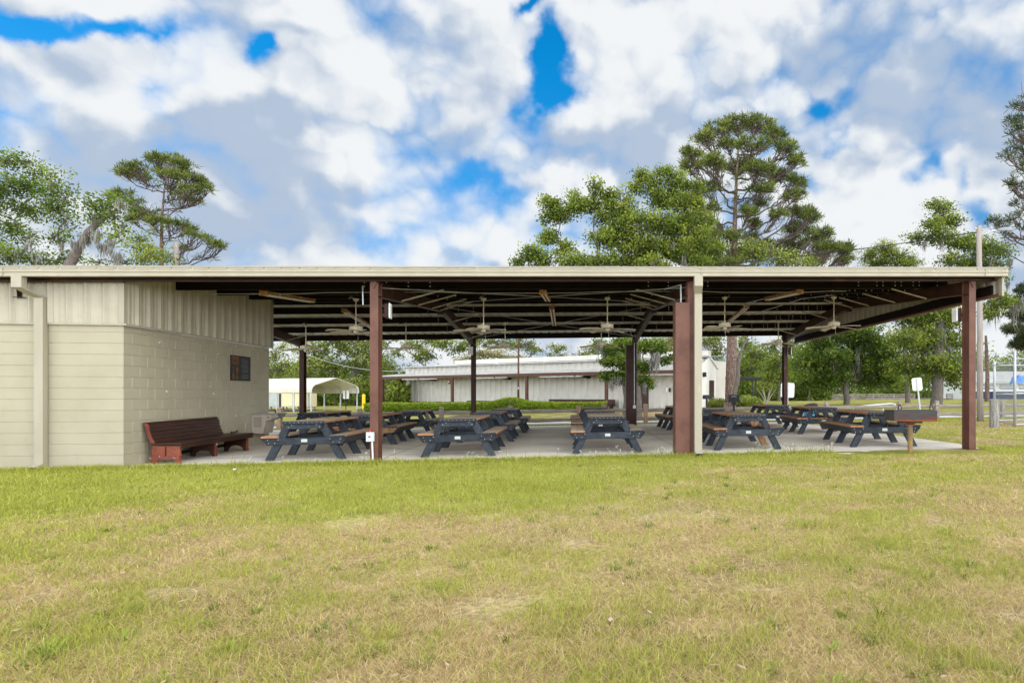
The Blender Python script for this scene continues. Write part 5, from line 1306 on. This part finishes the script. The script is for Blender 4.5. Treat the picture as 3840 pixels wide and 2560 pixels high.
def pine(name, label, base, Y, axis, tr, pads, seed=1, tuft=.36, nneed=20, lm='needle', bark='pinebark', w=.046, dens=1., rise=.35, sag=-.10):
    """axis: trunk points; pads: needle tiers (xv, yv, rx, ry), all photo pixels at distance Y turned into real sizes"""
    rng = np.random.default_rng(seed); base = np.array(base, float); t = empty(name, label, 'tree', base); k = Y * V2S / FPX
    tp = np.array([base - [0, 0, .3]] + [np.array(vp(x, y, Y)) for x, y in axis]); zz = tp[:, 2]; H = zz[-1] - base[2]
    rad = tr * (1 - .93 * ((zz - base[2]).clip(0) / H) ** 1.1); trunk = [(tp, rad)]; paths = []; tips = []; dirs = []
    for (x, y, rx, ry) in pads:
        c = np.array(vp(x, y, Y)); xt = np.interp(c[2], zz, tp[:, 0]); dx = abs(c[0] - xt); R_ = np.array([rx * k, rx * k * .9, ry * k])
        span = max(2.2, .9 * np.max([abs(vp(q[0], q[1], Y)[0] - xt) for q in pads if abs(q[1] - y) < 25] + [1.]))
        dy = rng.choice([-1, 1]) * math.sqrt(max(0, span ** 2 - dx ** 2)) * rng.uniform(.25, .85); c = np.array(vp(x, y, Y + dy))
        hd = math.hypot(dx, dy); za = max(zz[1] * .0 + base[2] + .35 * H, min(c[2] - hd * rise * rng.uniform(.7, 1.25) - .2, zz[-1] - .4))
        A = np.array([np.interp(za, zz, tp[:, 0]), np.interp(za, zz, tp[:, 1]), za]); P = curve(A, c - [0, 0, R_[2] * .5], rng, 9, sag, .022)
        r0 = tr * (.13 + .035 * hd) * (1 - .4 * (za - base[2]) / H); r0 = min(r0, tr * .5); paths.append((P, np.linspace(r0, .022, 9)))
        n = max(7, int(R_[0] * R_[2] * 120 * dens))
        for i in range(n):
            d = rng.normal(size=3); d /= np.linalg.norm(d); d[2] = d[2] * .8 + .25; e = c + d * R_ * rng.uniform(.45, 1.05)
            u = rng.uniform(.58, 1.) * 8; j = min(7, int(u)); q = P[j] + (P[j + 1] - P[j]) * (u - j); Q = curve(q, e, rng, 5, -.08, .05)
            if i % 2 == 0 or n < 14: paths.append((Q, np.array([.028, .024, .02, .015, .01])))
            else: paths.append((Q[2:], np.array([.018, .014, .01])))
            tips.append(e); dirs.append(Q[-1] - Q[-2])
        # bare twigs along the limb, a few with tufts
        for i in range(4):
            u = rng.uniform(.25, .8) * 8; j = min(7, int(u)); q = P[j]; e = q + rng.normal(size=3) * .5 + np.array([0, 0, .35]); paths.append((curve(q, e, rng, 4, 0, .06), np.array([.02, .016, .012, .008])))
            if rng.uniform() < .45: tips.append(e); dirs.append(e - q)
    tips = np.array(tips); dirs = np.array(dirs); dirs /= np.linalg.norm(dirs, axis=1)[:, None] + 1e-9
    n = len(tips); idx = np.repeat(np.arange(n), nneed); D = rng.normal(size=(len(idx), 3)); D /= np.linalg.norm(D, axis=1)[:, None]
    D = D + dirs[idx] * .5 + np.array([0, 0, .35]); D /= np.linalg.norm(D, axis=1)[:, None]
    s = np.cross(D, rng.normal(size=D.shape)); s /= np.linalg.norm(s, axis=1)[:, None]; L = tuft * rng.uniform(.7, 1.25, len(idx))[:, None]; c = tips[idx] + rng.normal(size=D.shape) * .04
    V = np.stack([c - s * w * .3, c + D * L * .6 - s * w * .5, c + D * L, c + D * L * .6 + s * w * .5], 1).reshape(-1, 3); F = np.arange(len(V)).reshape(-1, 4)
    tint = np.clip(rng.normal(size=n) * .22 + .5, 0, 1)[idx] + rng.normal(size=len(idx)) * .12
    V1, F1 = tubes_np(trunk, 10); npmesh('trunk', V1 - base, F1, M[bark], t, smooth=True)
    V2, F2 = tubes_np(paths, 5); npmesh('branches', V2 - base, F2, M['pinetwig'], t, smooth=True)
    npmesh('crown', V - base, F, M[lm], t, tint=np.repeat(np.clip(tint, 0, 1), 4)); return t

def gnd(xv, Y): p = ground_at(xv * V2S, Y); return np.array(p)
def vpa(*pts, Y): return [np.array(vp(x, y, Y)) for x, y in pts]

# --- left group above the roof
broadleaf('oak_tree', 'big leafy oak with grey limbs at the far left above the roof', 'tree', gnd(60, 30), 30,
    [(10, 375, 34, 22), (45, 368, 26, 18), (78, 398, 26, 20), (112, 400, 22, 16), (20, 425, 40, 28), (75, 440, 38, 28), (115, 432, 34, 26), (150, 455, 22, 26), (60, 480, 48, 28), (120, 480, 36, 30), (155, 500, 18, 22), (25, 520, 36, 28), (70, 545, 26, 20), (130, 540, 26, 22), (20, 590, 40, 30), (75, 600, 34, 22), (125, 600, 30, 20), (-40, 440, 50, 60), (-40, 540, 50, 60), (165, 590, 16, 16)],
    'oakdark', tr=.38, fork=.42, dens=1.15, leaf=.15, grow=1.1, seed=11, moss=[(95, 560, 35, 14), (130, 545, 30, 10), (60, 585, 30, 10), (110, 590, 30, 14), (150, 560, 26, 6)])
broadleaf('mossy_tree', 'leaning grey trunk draped with hanging moss between the left oak and the left pine', 'tree', gnd(120, 27), 27,
    [(208, 466, 22, 14), (236, 478, 24, 16), (262, 492, 22, 14), (225, 500, 18, 12), (284, 470, 18, 12), (250, 456, 16, 10), (285, 520, 16, 12), (270, 545, 14, 10)],
    'oakdark', tr=.22, dens=1.3, leaf=.15, seed=12, grow=1.0, trunk_pts=[gnd(120, 27) - [0, 0, .3]] + vpa((152, 622), (178, 575), (205, 530), (240, 500), Y=27),
    moss=[(195, 535, 36, 10), (205, 545, 40, 8), (222, 535, 34, 9), (238, 540, 38, 10), (250, 565, 30, 8), (262, 570, 30, 6), (278, 560, 45, 10), (285, 585, 36, 10), (270, 590, 34, 10), (292, 470, 24, 10), (305, 475, 22, 8), (215, 500, 22, 12), (185, 560, 24, 6)], mossn=34)
broadleaf('young_oak', 'small bright green oak at the foot of the left pine', 'tree', gnd(345, 33), 33,
    [(322, 545, 16, 10), (318, 568, 24, 14), (350, 578, 24, 14), (378, 592, 18, 10), (335, 598, 30, 12), (292, 600, 14, 10), (215, 602, 22, 8)], 'lime', tr=.14, dens=1.6, leaf=.15, seed=13, moss=[(330, 590, 20, 6)])
pine('pine_tree', 'slender flat topped pine left of centre above the roof', gnd(371, 38), 38, [(371, 620), (371, 560), (372, 500), (377, 440), (383, 400), (386, 372)], .25, [(360, 369, 27, 9), (391, 371, 31, 10), (418, 385, 24, 11), (311, 388, 27, 10), (284, 400, 22, 10), (320, 408, 27, 11), (373, 397, 27, 10), (400, 406, 27, 10), (435, 408, 22, 11), (462, 423, 22, 11), (475, 437, 14, 9), (440, 439, 24, 9), (444, 462, 22, 8), (413, 448, 18, 7), (284, 448, 24, 7), (262, 451, 16, 7), (311, 466, 20, 6), (329, 494, 29, 10), (349, 510, 22, 8), (307, 506, 20, 7), (402, 515, 24, 9), (429, 526, 24, 9), (449, 540, 20, 6), (467, 549, 16, 5), (493, 562, 24, 7), (509, 569, 16, 5), (418, 573, 18, 6)], seed=21, tuft=.36, w=.040, dens=1.1)
# --- centre group
broadleaf('live_oak', 'spreading live oak with hanging moss above the roof, left of the tall pine', 'tree', gnd(1452, 31), 31,
    [(1195, 600, 18, 12), (1222, 578, 26, 14), (1248, 600, 30, 18), (1258, 545, 22, 20), (1272, 500, 26, 18), (1265, 470, 26, 20), (1300, 490, 24, 16), (1322, 468, 26, 22), (1295, 570, 26, 16), (1320, 600, 34, 18),
     (1368, 432, 14, 20), (1358, 470, 24, 18), (1402, 452, 26, 20), (1422, 480, 34, 22), (1384, 500, 20, 16), (1440, 515, 40, 26), (1400, 550, 44, 24), (1465, 560, 44, 30), (1380, 600, 44, 20), (1440, 602, 44, 18),
     (1475, 402, 16, 14), (1462, 432, 20, 14), (1500, 425, 24, 18), (1532, 398, 22, 16), (1555, 420, 26, 20), (1520, 455, 34, 24), (1560, 470, 30, 24), (1505, 510, 40, 26), (1550, 530, 40, 28), (1590, 500, 24, 24), (1520, 580, 46, 28), (1580, 575, 38, 26), (1615, 545, 24, 22), (1500, 610, 40, 18), (1610, 600, 34, 18), (1598, 465, 22, 18), (1622, 505, 22, 18), (1640, 575, 26, 20), (1600, 430, 18, 14)],
    'oak', tr=.45, fork=.46, dens=1.5, leaf=.145, seed=31, sub=.28, fill=.95, moss=[(1375, 560, 50, 5), (1382, 520, 40, 6), (1402, 590, 30, 6), (1510, 590, 40, 12), (1570, 590, 44, 12), (1488, 520, 30, 6), (1545, 560, 24, 8), (1365, 500, 40, 4)])
broadleaf('oak_branch_tree', 'low drooping oak with long grey moss around the wide rear post', 'tree', gnd(1443, 29), 29,
    [(1405, 800, 18, 14), (1432, 792, 22, 16), (1400, 825, 18, 14), (1430, 828, 20, 18), (1440, 850, 18, 14), (1400, 862, 18, 10), (1420, 870, 26, 12), (1385, 860, 10, 8), (1480, 795, 20, 14), (1506, 792, 20, 12), (1520, 805, 12, 10), (1478, 840, 14, 14), (1530, 828, 18, 6), (1545, 822, 8, 5), (1482, 872, 14, 12), (1492, 885, 8, 8), (1380, 790, 12, 10)],
    'oakdark', tr=.2, fork=.62, dens=1.9, leaf=.13, seed=32, sub=.22, depthk=.9, moss=[(1500, 800, 46, 10), (1508, 815, 52, 8), (1498, 830, 36, 8), (1418, 872, 22, 14), (1435, 868, 26, 12), (1405, 880, 20, 10), (1450, 868, 30, 8), (1388, 805, 30, 5), (1400, 800, 24, 8), (1480, 885, 22, 6), (1376, 800, 20, 4)], mossn=40)
pine('pine_tree', 'tallest round crowned pine towering above the roof right of centre', gnd(1679, 40), 40, [(1679, 900), (1681, 780), (1684, 620), (1687, 540), (1689, 470), (1692, 400), (1697, 320)], .42, [(1695, 284, 41, 14), (1743, 290, 41, 15), (1654, 301, 38, 14), (1781, 314, 29, 16), (1620, 323, 31, 14), (1591, 355, 27, 14), (1668, 331, 31, 11), (1729, 338, 38, 12), (1805, 342, 29, 16), (1825, 374, 25, 16), (1586, 386, 29, 15), (1637, 379, 38, 16), (1695, 386, 41, 18), (1743, 393, 38, 16), (1784, 407, 33, 15), (1829, 424, 25, 15), (1620, 434, 31, 12), (1750, 437, 31, 11), (1822, 454, 25, 14), (1586, 461, 27, 12), (1839, 489, 31, 15), (1863, 502, 25, 15), (1784, 497, 25, 10), (1736, 516, 25, 10), (1825, 530, 31, 15), (1880, 543, 31, 18), (1832, 564, 38, 15), (1900, 571, 31, 18), (1935, 579, 25, 18), (1764, 571, 38, 15), (1805, 591, 38, 15), (1873, 598, 38, 15), (1941, 601, 21, 12), (1723, 547, 25, 10), (1678, 547, 25, 11), (1600, 543, 34, 12), (1627, 584, 34, 14), (1695, 591, 34, 14), (1559, 516, 34, 12), (1572, 571, 41, 15), (1641, 533, 34, 11), (1627, 482, 31, 11), (1654, 612, 34, 11), (1743, 468, 27, 10), (1716, 489, 25, 10)], seed=41, tuft=.40, w=.046, dens=1.0, rise=.5, sag=-.12)
broadleaf('young_oak', 'bright green oak crown in front of the tall pine, just above the roof', 'tree', gnd(1682, 36.5), 36.5, [(1640, 575, 24, 20), (1672, 600, 30, 16), (1720, 590, 38, 22), (1755, 578, 32, 20), (1795, 598, 34, 18), (1850, 602, 30, 14), (1735, 560, 20, 14), (1700, 570, 20, 14), (1830, 606, 24, 10)], 'lime', tr=.14, dens=1.3, leaf=.15, seed=42)
broadleaf('oak_tree', 'rounded oak top between the tall pine and the street lamp', 'tree', gnd(2085, 60), 60, [(2000, 585, 26, 16), (2030, 572, 28, 18), (2065, 588, 30, 16), (2095, 602, 20, 12), (2020, 605, 40, 14), (2075, 608, 34, 12)], 'oak', tr=.25, dens=1.2, leaf=.18, seed=43, fork=.6)
# --- right group
broadleaf('shade_tree', 'round dense shade tree with dark trunk under the right end of the roof', 'tree', gnd(1945, 54), 54,
    [(1880, 790, 40, 26), (1930, 770, 44, 30), (1985, 775, 44, 30), (2030, 800, 36, 28), (1860, 830, 40, 28), (1910, 830, 44, 34), (1965, 830, 46, 34), (2015, 850, 40, 30), (1880, 870, 40, 24), (1930, 868, 34, 16), (1990, 874, 34, 18), (2045, 870, 28, 22), (1840, 880, 26, 18), (1850, 735, 30, 22), (1900, 730, 36, 22)],
    'oakdark', tr=.30, fork=.28, dens=1.5, leaf=.24, seed=51, sub=.5, moss=[(1930, 770, 40, 14), (1965, 775, 55, 14), (1880, 760, 30, 14), (2000, 780, 40, 12), (1905, 780, 34, 10), (1950, 800, 60, 6), (1975, 830, 50, 8), (1965, 800, 60, 8)], mossn=34)
broadleaf('oak_tree', 'massive grey trunked oak with moss left of the right end post', 'tree', gnd(2148, 44), 44,
    [(2090, 735, 36, 28), (2140, 720, 44, 34), (2185, 730, 30, 34), (2080, 785, 40, 30), (2130, 780, 44, 34), (2180, 790, 30, 34), (2100, 835, 40, 26), (2160, 840, 40, 26), (2195, 850, 18, 24), (2070, 840, 26, 22), (2110, 875, 26, 14), (2190, 880, 18, 14), (2060, 700, 40, 24),
     (2155, 480, 24, 18), (2180, 510, 30, 20), (2140, 520, 26, 18), (2110, 545, 24, 12), (2165, 545, 30, 18), (2210, 560, 34, 22), (2260, 570, 34, 20), (2190, 600, 36, 16), (2240, 604, 40, 16), (2300, 580, 26, 14), (2140, 470, 14, 10), (2285, 605, 26, 12), (2290, 690, 28, 18), (2320, 700, 22, 14), (2275, 720, 20, 14), (2300, 640, 16, 10)],
    'oak', tr=.42, fork=.5, dens=1.25, leaf=.2, seed=52, sub=.42, moss=[(2120, 560, 22, 8), (2150, 560, 30, 6), (2235, 590, 24, 10), (2265, 600, 26, 8), (2310, 600, 40, 6), (2290, 700, 46, 12), (2320, 705, 50, 12), (2275, 715, 34, 8), (2100, 740, 44, 12), (2130, 790, 60, 10), (2160, 760, 54, 8), (2175, 800, 44, 8), (2090, 790, 40, 8), (2335, 690, 40, 8), (2310, 650, 30, 5)], mossn=30)
pine('pine_tree', 'dark pine boughs reaching in at the right edge of the sky', gnd(2420, 30), 30, [(2420, 700), (2422, 500), (2420, 350), (2415, 200)], .34, [(2343, 243, 22, 15), (2335, 276, 22, 17), (2326, 303, 23, 15), (2340, 331, 23, 17), (2315, 359, 20, 13), (2340, 363, 22, 15), (2324, 428, 22, 15), (2349, 437, 22, 15), (2340, 469, 22, 12), (2335, 502, 18, 11), (2298, 516, 28, 9), (2326, 529, 28, 9), (2284, 511, 18, 8), (2363, 391, 24, 18)], seed=53, tuft=.34, w=.034, lm='needledark', dens=.6)
pine('cedar_tree', 'dark drooping evergreen at the right edge below the roof line', gnd(2370, 58), 58, [(2370, 800), (2368, 720), (2366, 650)], .3, [(2349, 668, 18, 11), (2343, 695, 22, 13), (2335, 723, 26, 13), (2332, 758, 28, 15), (2343, 797, 23, 15), (2358, 732, 28, 18), (2363, 779, 28, 18)], seed=54, tuft=.5, w=.07, lm='needledark', dens=.6, rise=-.1, sag=.1)
# --- background trees seen through the pavilion
broadleaf('broad_tree', 'big yellow green tree behind the carport', 'tree', gnd(795, 82), 82,
    [(720, 800, 40, 30), (770, 785, 50, 34), (825, 790, 46, 34), (860, 810, 30, 30), (715, 845, 40, 34), (770, 840, 50, 36), (830, 845, 48, 36), (740, 890, 46, 26), (800, 890, 46, 26), (855, 880, 34, 30), (690, 880, 30, 30), (780, 740, 60, 30)], 'lime', tr=.4, fork=.2, dens=.85, leaf=.34, seed=61, sub=.7, clump=22)
broadleaf('airy_tree', 'airy light green tree beside the end of the block wall', 'tree', gnd(640, 88), 88, [(630, 815, 26, 18), (655, 838, 26, 20), (622, 850, 24, 24), (660, 880, 30, 26), (625, 890, 26, 24), (650, 795, 18, 12), (680, 850, 18, 24)], 'lime', tr=.25, dens=.7, leaf=.32, seed=62, sub=.6, clump=18)
broadleaf('open_tree', 'open branched tree just right of the front post with the switch box', 'tree', gnd(905, 76), 76, [(890, 790, 22, 14), (915, 812, 24, 14), (895, 840, 22, 18), (905, 880, 28, 22), (930, 790, 20, 12), (940, 850, 16, 16), (880, 890, 22, 26)], 'oak', tr=.25, dens=.6, leaf=.28, seed=63, sub=.55, clump=18)
broadleaf('open_tree', 'leafy tree over the left end of the metal hall roof', 'tree', gnd(975, 74), 74, [(955, 795, 26, 14), (985, 812, 30, 14), (1015, 792, 28, 16), (1050, 800, 24, 14), (1000, 780, 40, 14), (1075, 790, 22, 16), (965, 825, 26, 10)], 'oak', tr=.25, dens=.9, leaf=.28, seed=64, sub=.5, clump=18, moss=[(985, 815, 14, 10)])
broadleaf('pale_tree', 'pale yellow green bushy tree over the left half of the metal hall roof', 'tree', gnd(1130, 68), 68, [(1080, 822, 20, 10), (1110, 814, 26, 14), (1145, 818, 30, 14), (1180, 822, 26, 10), (1060, 828, 16, 8)], 'khaki', tr=.2, dens=1.1, leaf=.24, seed=65, sub=.45, clump=22)
broadleaf('open_tree', 'leafy tree behind the slim brown pole above the metal hall roof', 'tree', gnd(1190, 78), 78, [(1130, 786, 30, 14), (1170, 790, 26, 12), (1205, 790, 24, 16), (1228, 806, 18, 14), (1100, 780, 24, 12), (1190, 770, 30, 12)], 'oak', tr=.25, dens=.8, leaf=.28, seed=66, sub=.5, clump=18)
broadleaf('young_tree', 'small sparse tree standing alone in the sky gap above the metal hall', 'tree', gnd(1280, 62), 62, [(1278, 808, 16, 12), (1290, 798, 10, 10), (1270, 796, 9, 9), (1292, 816, 12, 8), (1262, 815, 10, 8)], 'oak', tr=.12, dens=.7, leaf=.2, seed=67, sub=.35, clump=16)
broadleaf('young_tree', 'yellow green tree top left of the moss hung branch above the metal hall', 'tree', gnd(1350, 64), 64, [(1340, 814, 20, 10), (1362, 802, 18, 14), (1382, 812, 14, 12)], 'lime', tr=.15, dens=1., leaf=.22, seed=68, sub=.4, clump=18)
broadleaf('pale_tree', 'pale tan bushy tree behind the hall left of the wide column cover', 'tree', gnd(1555, 66), 66, [(1540, 800, 20, 20), (1565, 795, 20, 20), (1550, 780, 30, 14)], 'khaki', tr=.2, dens=1.2, leaf=.24, seed=69, sub=.45, clump=22)
broadleaf('oak_tree', 'leafy oak between the big pine trunk and the cream downspout', 'tree', gnd(1675, 64), 64, [(1622, 790, 22, 18), (1645, 810, 24, 20), (1625, 835, 22, 20), (1650, 780, 26, 14), (1710, 790, 24, 16), (1735, 815, 24, 20), (1720, 845, 24, 20), (1655, 850, 26, 24), (1640, 885, 26, 22)], 'oak', tr=.25, dens=1.1, leaf=.26, seed=70, sub=.5, clump=20, moss=[(1655, 790, 30, 5)])
broadleaf('oak_tree', 'lighter oak behind the round shade tree, left of the last rear post', 'tree', gnd(1790, 78), 78, [(1790, 830, 26, 26), (1770, 870, 28, 24), (1805, 880, 26, 24), (1750, 890, 26, 20), (1815, 790, 24, 22), (1780, 795, 14, 14)], 'oak', tr=.25, dens=1., leaf=.3, seed=71, sub=.55, clump=20)

# --- far wood: one mass behind everything
def woodland():
    rng = np.random.default_rng(77); LV = []; LT = []; paths = []
    def mass(x0, x1, ytop, ybot, Y, n, s, dark=0.):
        k = Y * V2S / FPX
        for i in range(n):
            xv = rng.uniform(x0, x1); f = rng.uniform(0, 1); yt = ytop + 14 * math.sin(xv * .05) + rng.uniform(-10, 10); yv = ybot + (yt - ybot) * f
            c = np.array(vp(xv, yv, Y + rng.uniform(-6, 6))); m = rng.integers(14, 30); pts = c + rng.normal(size=(m, 3)) * s * np.array([.9, .9, .55])
            LV.append(pts); LT.append(np.clip(rng.normal() * .2 + .42 - dark + .2 * (f - .5) + rng.normal(size=m) * .12, 0, 1))
            if rng.uniform() < .16:
                p = np.array([c[0], c[1], float(zg(c[0], c[1]))]); paths.append((curve(p, c, rng, 4, 0, .02), [.22, .17, .12, .06]))
    mass(560, 900, 835, 925, 100, 700, 1.0); mass(860, 940, 850, 930, 84, 240, .7, .15)
    mass(1590, 1850, 828, 922, 100, 560, .9, .02); mass(1590, 1850, 880, 924, 88, 260, .6, .18); mass(1690, 1840, 800, 900, 104, 200, 1.0)
    mass(1830, 2250, 800, 900, 112, 560, 1.0, .05); mass(2040, 2110, 875, 912, 92, 120, .6, .1); mass(1830, 1900, 885, 918, 84, 160, .6, .18)
    mass(560, 960, 900, 934, 84, 420, .5, .2); mass(1590, 2260, 896, 926, 90, 620, .5, .16); mass(2240, 2420, 815, 880, 130, 240, 1.1, .05); mass(330, 620, 830, 930, 110, 300, 1.0)
    P = np.concatenate(LV); T = np.concatenate(LT); V, F, tt = leaves(P, .5, rng, .55, T, .15); c0 = V.mean(0) * [1, 1, 0]
    V2, F2 = tubes_np(paths, 5)
    me = npmesh('woodland', np.concatenate([V, V2]) - c0, np.concatenate([F, F2 + len(V)]), M['oak'], None, tint=np.r_[tt, np.full(len(V2), .1)])
    me.location = c0; me.data.materials.append(M['bark'])
    mi = np.r_[np.zeros(len(F), np.int32), np.ones(len(F2), np.int32)]; me.data.polygons.foreach_set('material_index', mi)
    tag(me, 'continuous green woodland edge behind the road and buildings', 'woodland', kind='stuff')
woodland()

# ------------------------------------------------------------------ lawn blades
def build_grass():
    rng = np.random.default_rng(5)
    N = 420000
    # density falls with the square of the distance from the viewpoint of the lawn
    Yd = 2.1 * (13.0 / 2.1) ** (rng.uniform(0, 1, N) ** .85); X = rng.uniform(-1.22, .80, N) * Yd
    u, v = UV(X, Yd); keep = (v < -.16) | ((u > 17.0)); keep &= ~((u > 13.4) & (u < 16.6) & (v > -.9)); keep &= ~((u < 0) & (v > -.04))
    # extra blades behind and right of the slab, and an overhanging fringe along the slab edge
    ne = 26000; ue = rng.uniform(-3.4, 16.8, ne); ve = -.16 - np.abs(rng.normal(size=ne)) * .12
    nr = 50000; ur = rng.uniform(16.95, 34, nr); vr = rng.uniform(-1, 13.0, nr)
    nb = 26000; ub = rng.uniform(-12, 34, nb); vb = rng.uniform(11.85, 13.2, nb)
    bare = fbm(u * 1.7, v * 1.7, 61, 4) > .71; keep &= ~(bare & (rng.uniform(0, 1, N) < .75) & (v < -2.2))
    U = np.r_[u[keep], ue, ur, ub]; Vv = np.r_[v[keep], ve, vr, vb]; n = len(U); fr = np.zeros(n, bool); fr[keep.sum():keep.sum() + ne] = True
    bad = (U > 13.4) & (U < 16.6) & (Vv > -.9) & (Vv < 0); U = U[~bad]; Vv = Vv[~bad]; fr = fr[~bad]; n = len(U)
    X = OX + U * CT - Vv * ST; Y = OY + U * ST + Vv * CT
    clump = fbm(U * 4.5, Vv * 4.5, 31, 3); L = lush(U, Vv)
    L = np.clip(L + .9 * (clump - .5) + rng.normal(size=n) * .26, 0, 1); green = L > .45
    z = zg(X, Y) + np.where((Vv < 2), .03 * (fbm(U * 1.3, Vv * 1.3, 9) - .5), 0) - .004
    h = np.where(green, rng.uniform(.025, .062, n), rng.uniform(.015, .045, n)) * (.75 + .6 * clump); h = np.where(fr, h * rng.uniform(.9, 2.2, n), h)
    d = np.hypot(X, Y); w = np.maximum(.0028, d * .00062) * rng.uniform(.7, 1.4, n)
    a = rng.uniform(0, 2 * math.pi, n); lean = np.where(green, rng.uniform(.2, 1.1, n), rng.uniform(.8, 2.6, n)) * h
    b = a + rng.normal(size=n) * .8 + 1.57; cx, sx = np.cos(b) * w / 2, np.sin(b) * w / 2
    B = np.c_[U, Vv, z]; dl = np.c_[np.cos(a) * lean, np.sin(a) * lean, np.zeros(n)]; s = np.c_[cx, sx, np.zeros(n)]; up = np.c_[np.zeros(n), np.zeros(n), h]
    P0 = B - s; P1 = B + s; mid = B + dl * .42 + up * .62; P2 = mid - s * .8; P3 = mid + s * .8; tip = B + dl + up * .95
    V = np.stack([P0, P1, P3, P2, tip - s * .12, tip + s * .12], 1).reshape(-1, 3); i = np.arange(n)[:, None] * 6; F = np.concatenate([i + [0, 1, 2, 3], i + [3, 2, 5, 4]])
    r = rng.uniform(0, 1, n); n2 = fbm(U * .9, Vv * .9, 41, 3)
    g = mixrgb(np.clip(r * .6 + n2 * .5, 0, 1), (.27, .29, .035), (.47, .47, .09)); dry = mixrgb(np.clip(r, 0, 1), (.46, .33, .13), (.70, .57, .29))
    pk = rng.uniform(0, 1, n) < .12; dry[pk] = dry[pk] * [.75, .62, .60]
    c = np.where(green[:, None], g, dry) * rng.uniform(.82, 1.24, n)[:, None]
    o = npmesh('grass', V, F, M['grass'], None, tint=np.repeat(c, 6, axis=0)); o.location = (OX, OY, 0); o.rotation_euler = (0, 0, TH)
    tag(o, 'short patchy lawn grass, green near the slab and straw coloured towards the viewer', 'grass', kind='stuff')
    # broader weeds in clumps
    nc = 190; Yc = 2.3 * (11.0 / 2.3) ** rng.uniform(0, 1, nc); Xc = rng.uniform(-1.15, .75, nc) * Yc; uc, vc = UV(Xc, Yc); kk = vc < -.35; uc, vc, Yc = uc[kk], vc[kk], Yc[kk]
    m = rng.integers(9, 26, len(uc)); idx = np.repeat(np.arange(len(uc)), m); nn = len(idx); rad = rng.uniform(.02, .07, len(uc))[idx]; aa = rng.uniform(0, 2 * math.pi, nn); rr = rad * rng.uniform(0, 1, nn) ** .5
    bu, bv = uc[idx] + rr * np.cos(aa), vc[idx] + rr * np.sin(aa); bz = zg(OX + bu * CT - bv * ST, OY + bu * ST + bv * CT) - .004; hh = rng.uniform(.03, .07, nn); ww = np.maximum(.005, Yc[idx] * .0008) * rng.uniform(.8, 1.5, nn)
    ln = hh * rng.uniform(.4, 1.3, nn); Bc = np.c_[bu, bv, bz]; dl = np.c_[np.cos(aa) * ln, np.sin(aa) * ln, np.zeros(nn)]; up_ = np.c_[np.zeros(nn), np.zeros(nn), hh]; sd_ = np.c_[-np.sin(aa) * ww / 2, np.cos(aa) * ww / 2, np.zeros(nn)]
    mid = Bc + dl * .45 + up_ * .7; tip = Bc + dl + up_ * .85; V = np.stack([Bc - sd_, Bc + sd_, mid + sd_, mid - sd_, tip - sd_ * .1, tip + sd_ * .1], 1).reshape(-1, 3); i = np.arange(nn)[:, None] * 6; F = np.concatenate([i + [0, 1, 2, 3], i + [3, 2, 5, 4]])
    cc = mixrgb(rng.uniform(0, 1, len(uc))[idx], (.13, .19, .025), (.30, .36, .06)) * rng.uniform(.8, 1.15, nn)[:, None]; o = npmesh('lawn_weeds', V, F, M['grass'], None, tint=np.repeat(cc, 6, axis=0)); o.location = (OX, OY, 0); o.rotation_euler = (0, 0, TH)
    tag(o, 'darker green weed tufts dotted through the lawn', 'weeds', kind='stuff')
    # dry leaves on the lawn
    m = 190; Yd = 2.4 * (10.5 / 2.4) ** rng.uniform(0, 1, m); X = rng.uniform(-1.1, .7, m) * Yd; u, v = UV(X, Yd); k = v < -.4; u, v, Yd, X = u[k], v[k], Yd[k], X[k]; z = zg(X, Yd) + .028
    V, F, tt = leaves(np.c_[u, v, z], .055, rng, .42, None, 0); V = V.reshape(-1, 4, 3); V[:, :, 2] = z[:, None] + (V[:, :, 2] - z[:, None]) * .25; V = V.reshape(-1, 3)
    cc = mixrgb(rng.uniform(0, 1, len(u)), (.42, .26, .14), (.66, .56, .42)); o = npmesh('fallen_leaves', V, F, M['grass'], None, tint=np.repeat(cc, 4, axis=0)); o.location = (OX, OY, 0); o.rotation_euler = (0, 0, TH)
    tag(o, 'scattered dry tan leaves lying on the lawn', 'leaves', kind='stuff')
    # tall weeds with tiny white flowers at the slab edge
    MBw = []; V = []; F = []; C = []
    for (ua, ub_, nn) in ((5.5, 9.9, 46), (11.6, 13.4, 70), (1.2, 5, 20), (9.8, 10.1, 12)):
        for q in range(nn):
            uu = rng.uniform(ua, ub_); vv = -.17 - abs(rng.normal()) * .07; zz = float(zg(*uvp(uu, vv))); hh = rng.uniform(.08, .24); dx, dy = rng.normal(size=2) * .05
            b0 = len(V); ww = .0045; V += [(uu - ww, vv, zz), (uu + ww, vv, zz), (uu + dx + ww * .5, vv + dy, zz + hh), (uu + dx - ww * .5, vv + dy, zz + hh)]; F.append((b0, b0 + 1, b0 + 2, b0 + 3)); C += [(.20, .24, .05)] * 4
            if rng.uniform() < .35:
                for e in range(3):
                    ex, ey, ez = rng.normal(size=3) * .018; b0 = len(V); f = .006; x_, y_, z_ = uu + dx + ex, vv + dy + ey, zz + hh + ez; V += [(x_ - f, y_, z_ - f), (x_ + f, y_, z_ - f), (x_ + f, y_, z_ + f), (x_ - f, y_, z_ + f)]; F.append((b0, b0 + 1, b0 + 2, b0 + 3)); C += [(.8, .8, .74)] * 4
    o = npmesh('weeds', V, F, M['grass'], None, tint=np.array(C)); o.location = (OX, OY, 0); o.rotation_euler = (0, 0, TH); tag(o, 'thin weeds with tiny white flowers along the slab edge', 'weeds', kind='stuff')
build_grass()
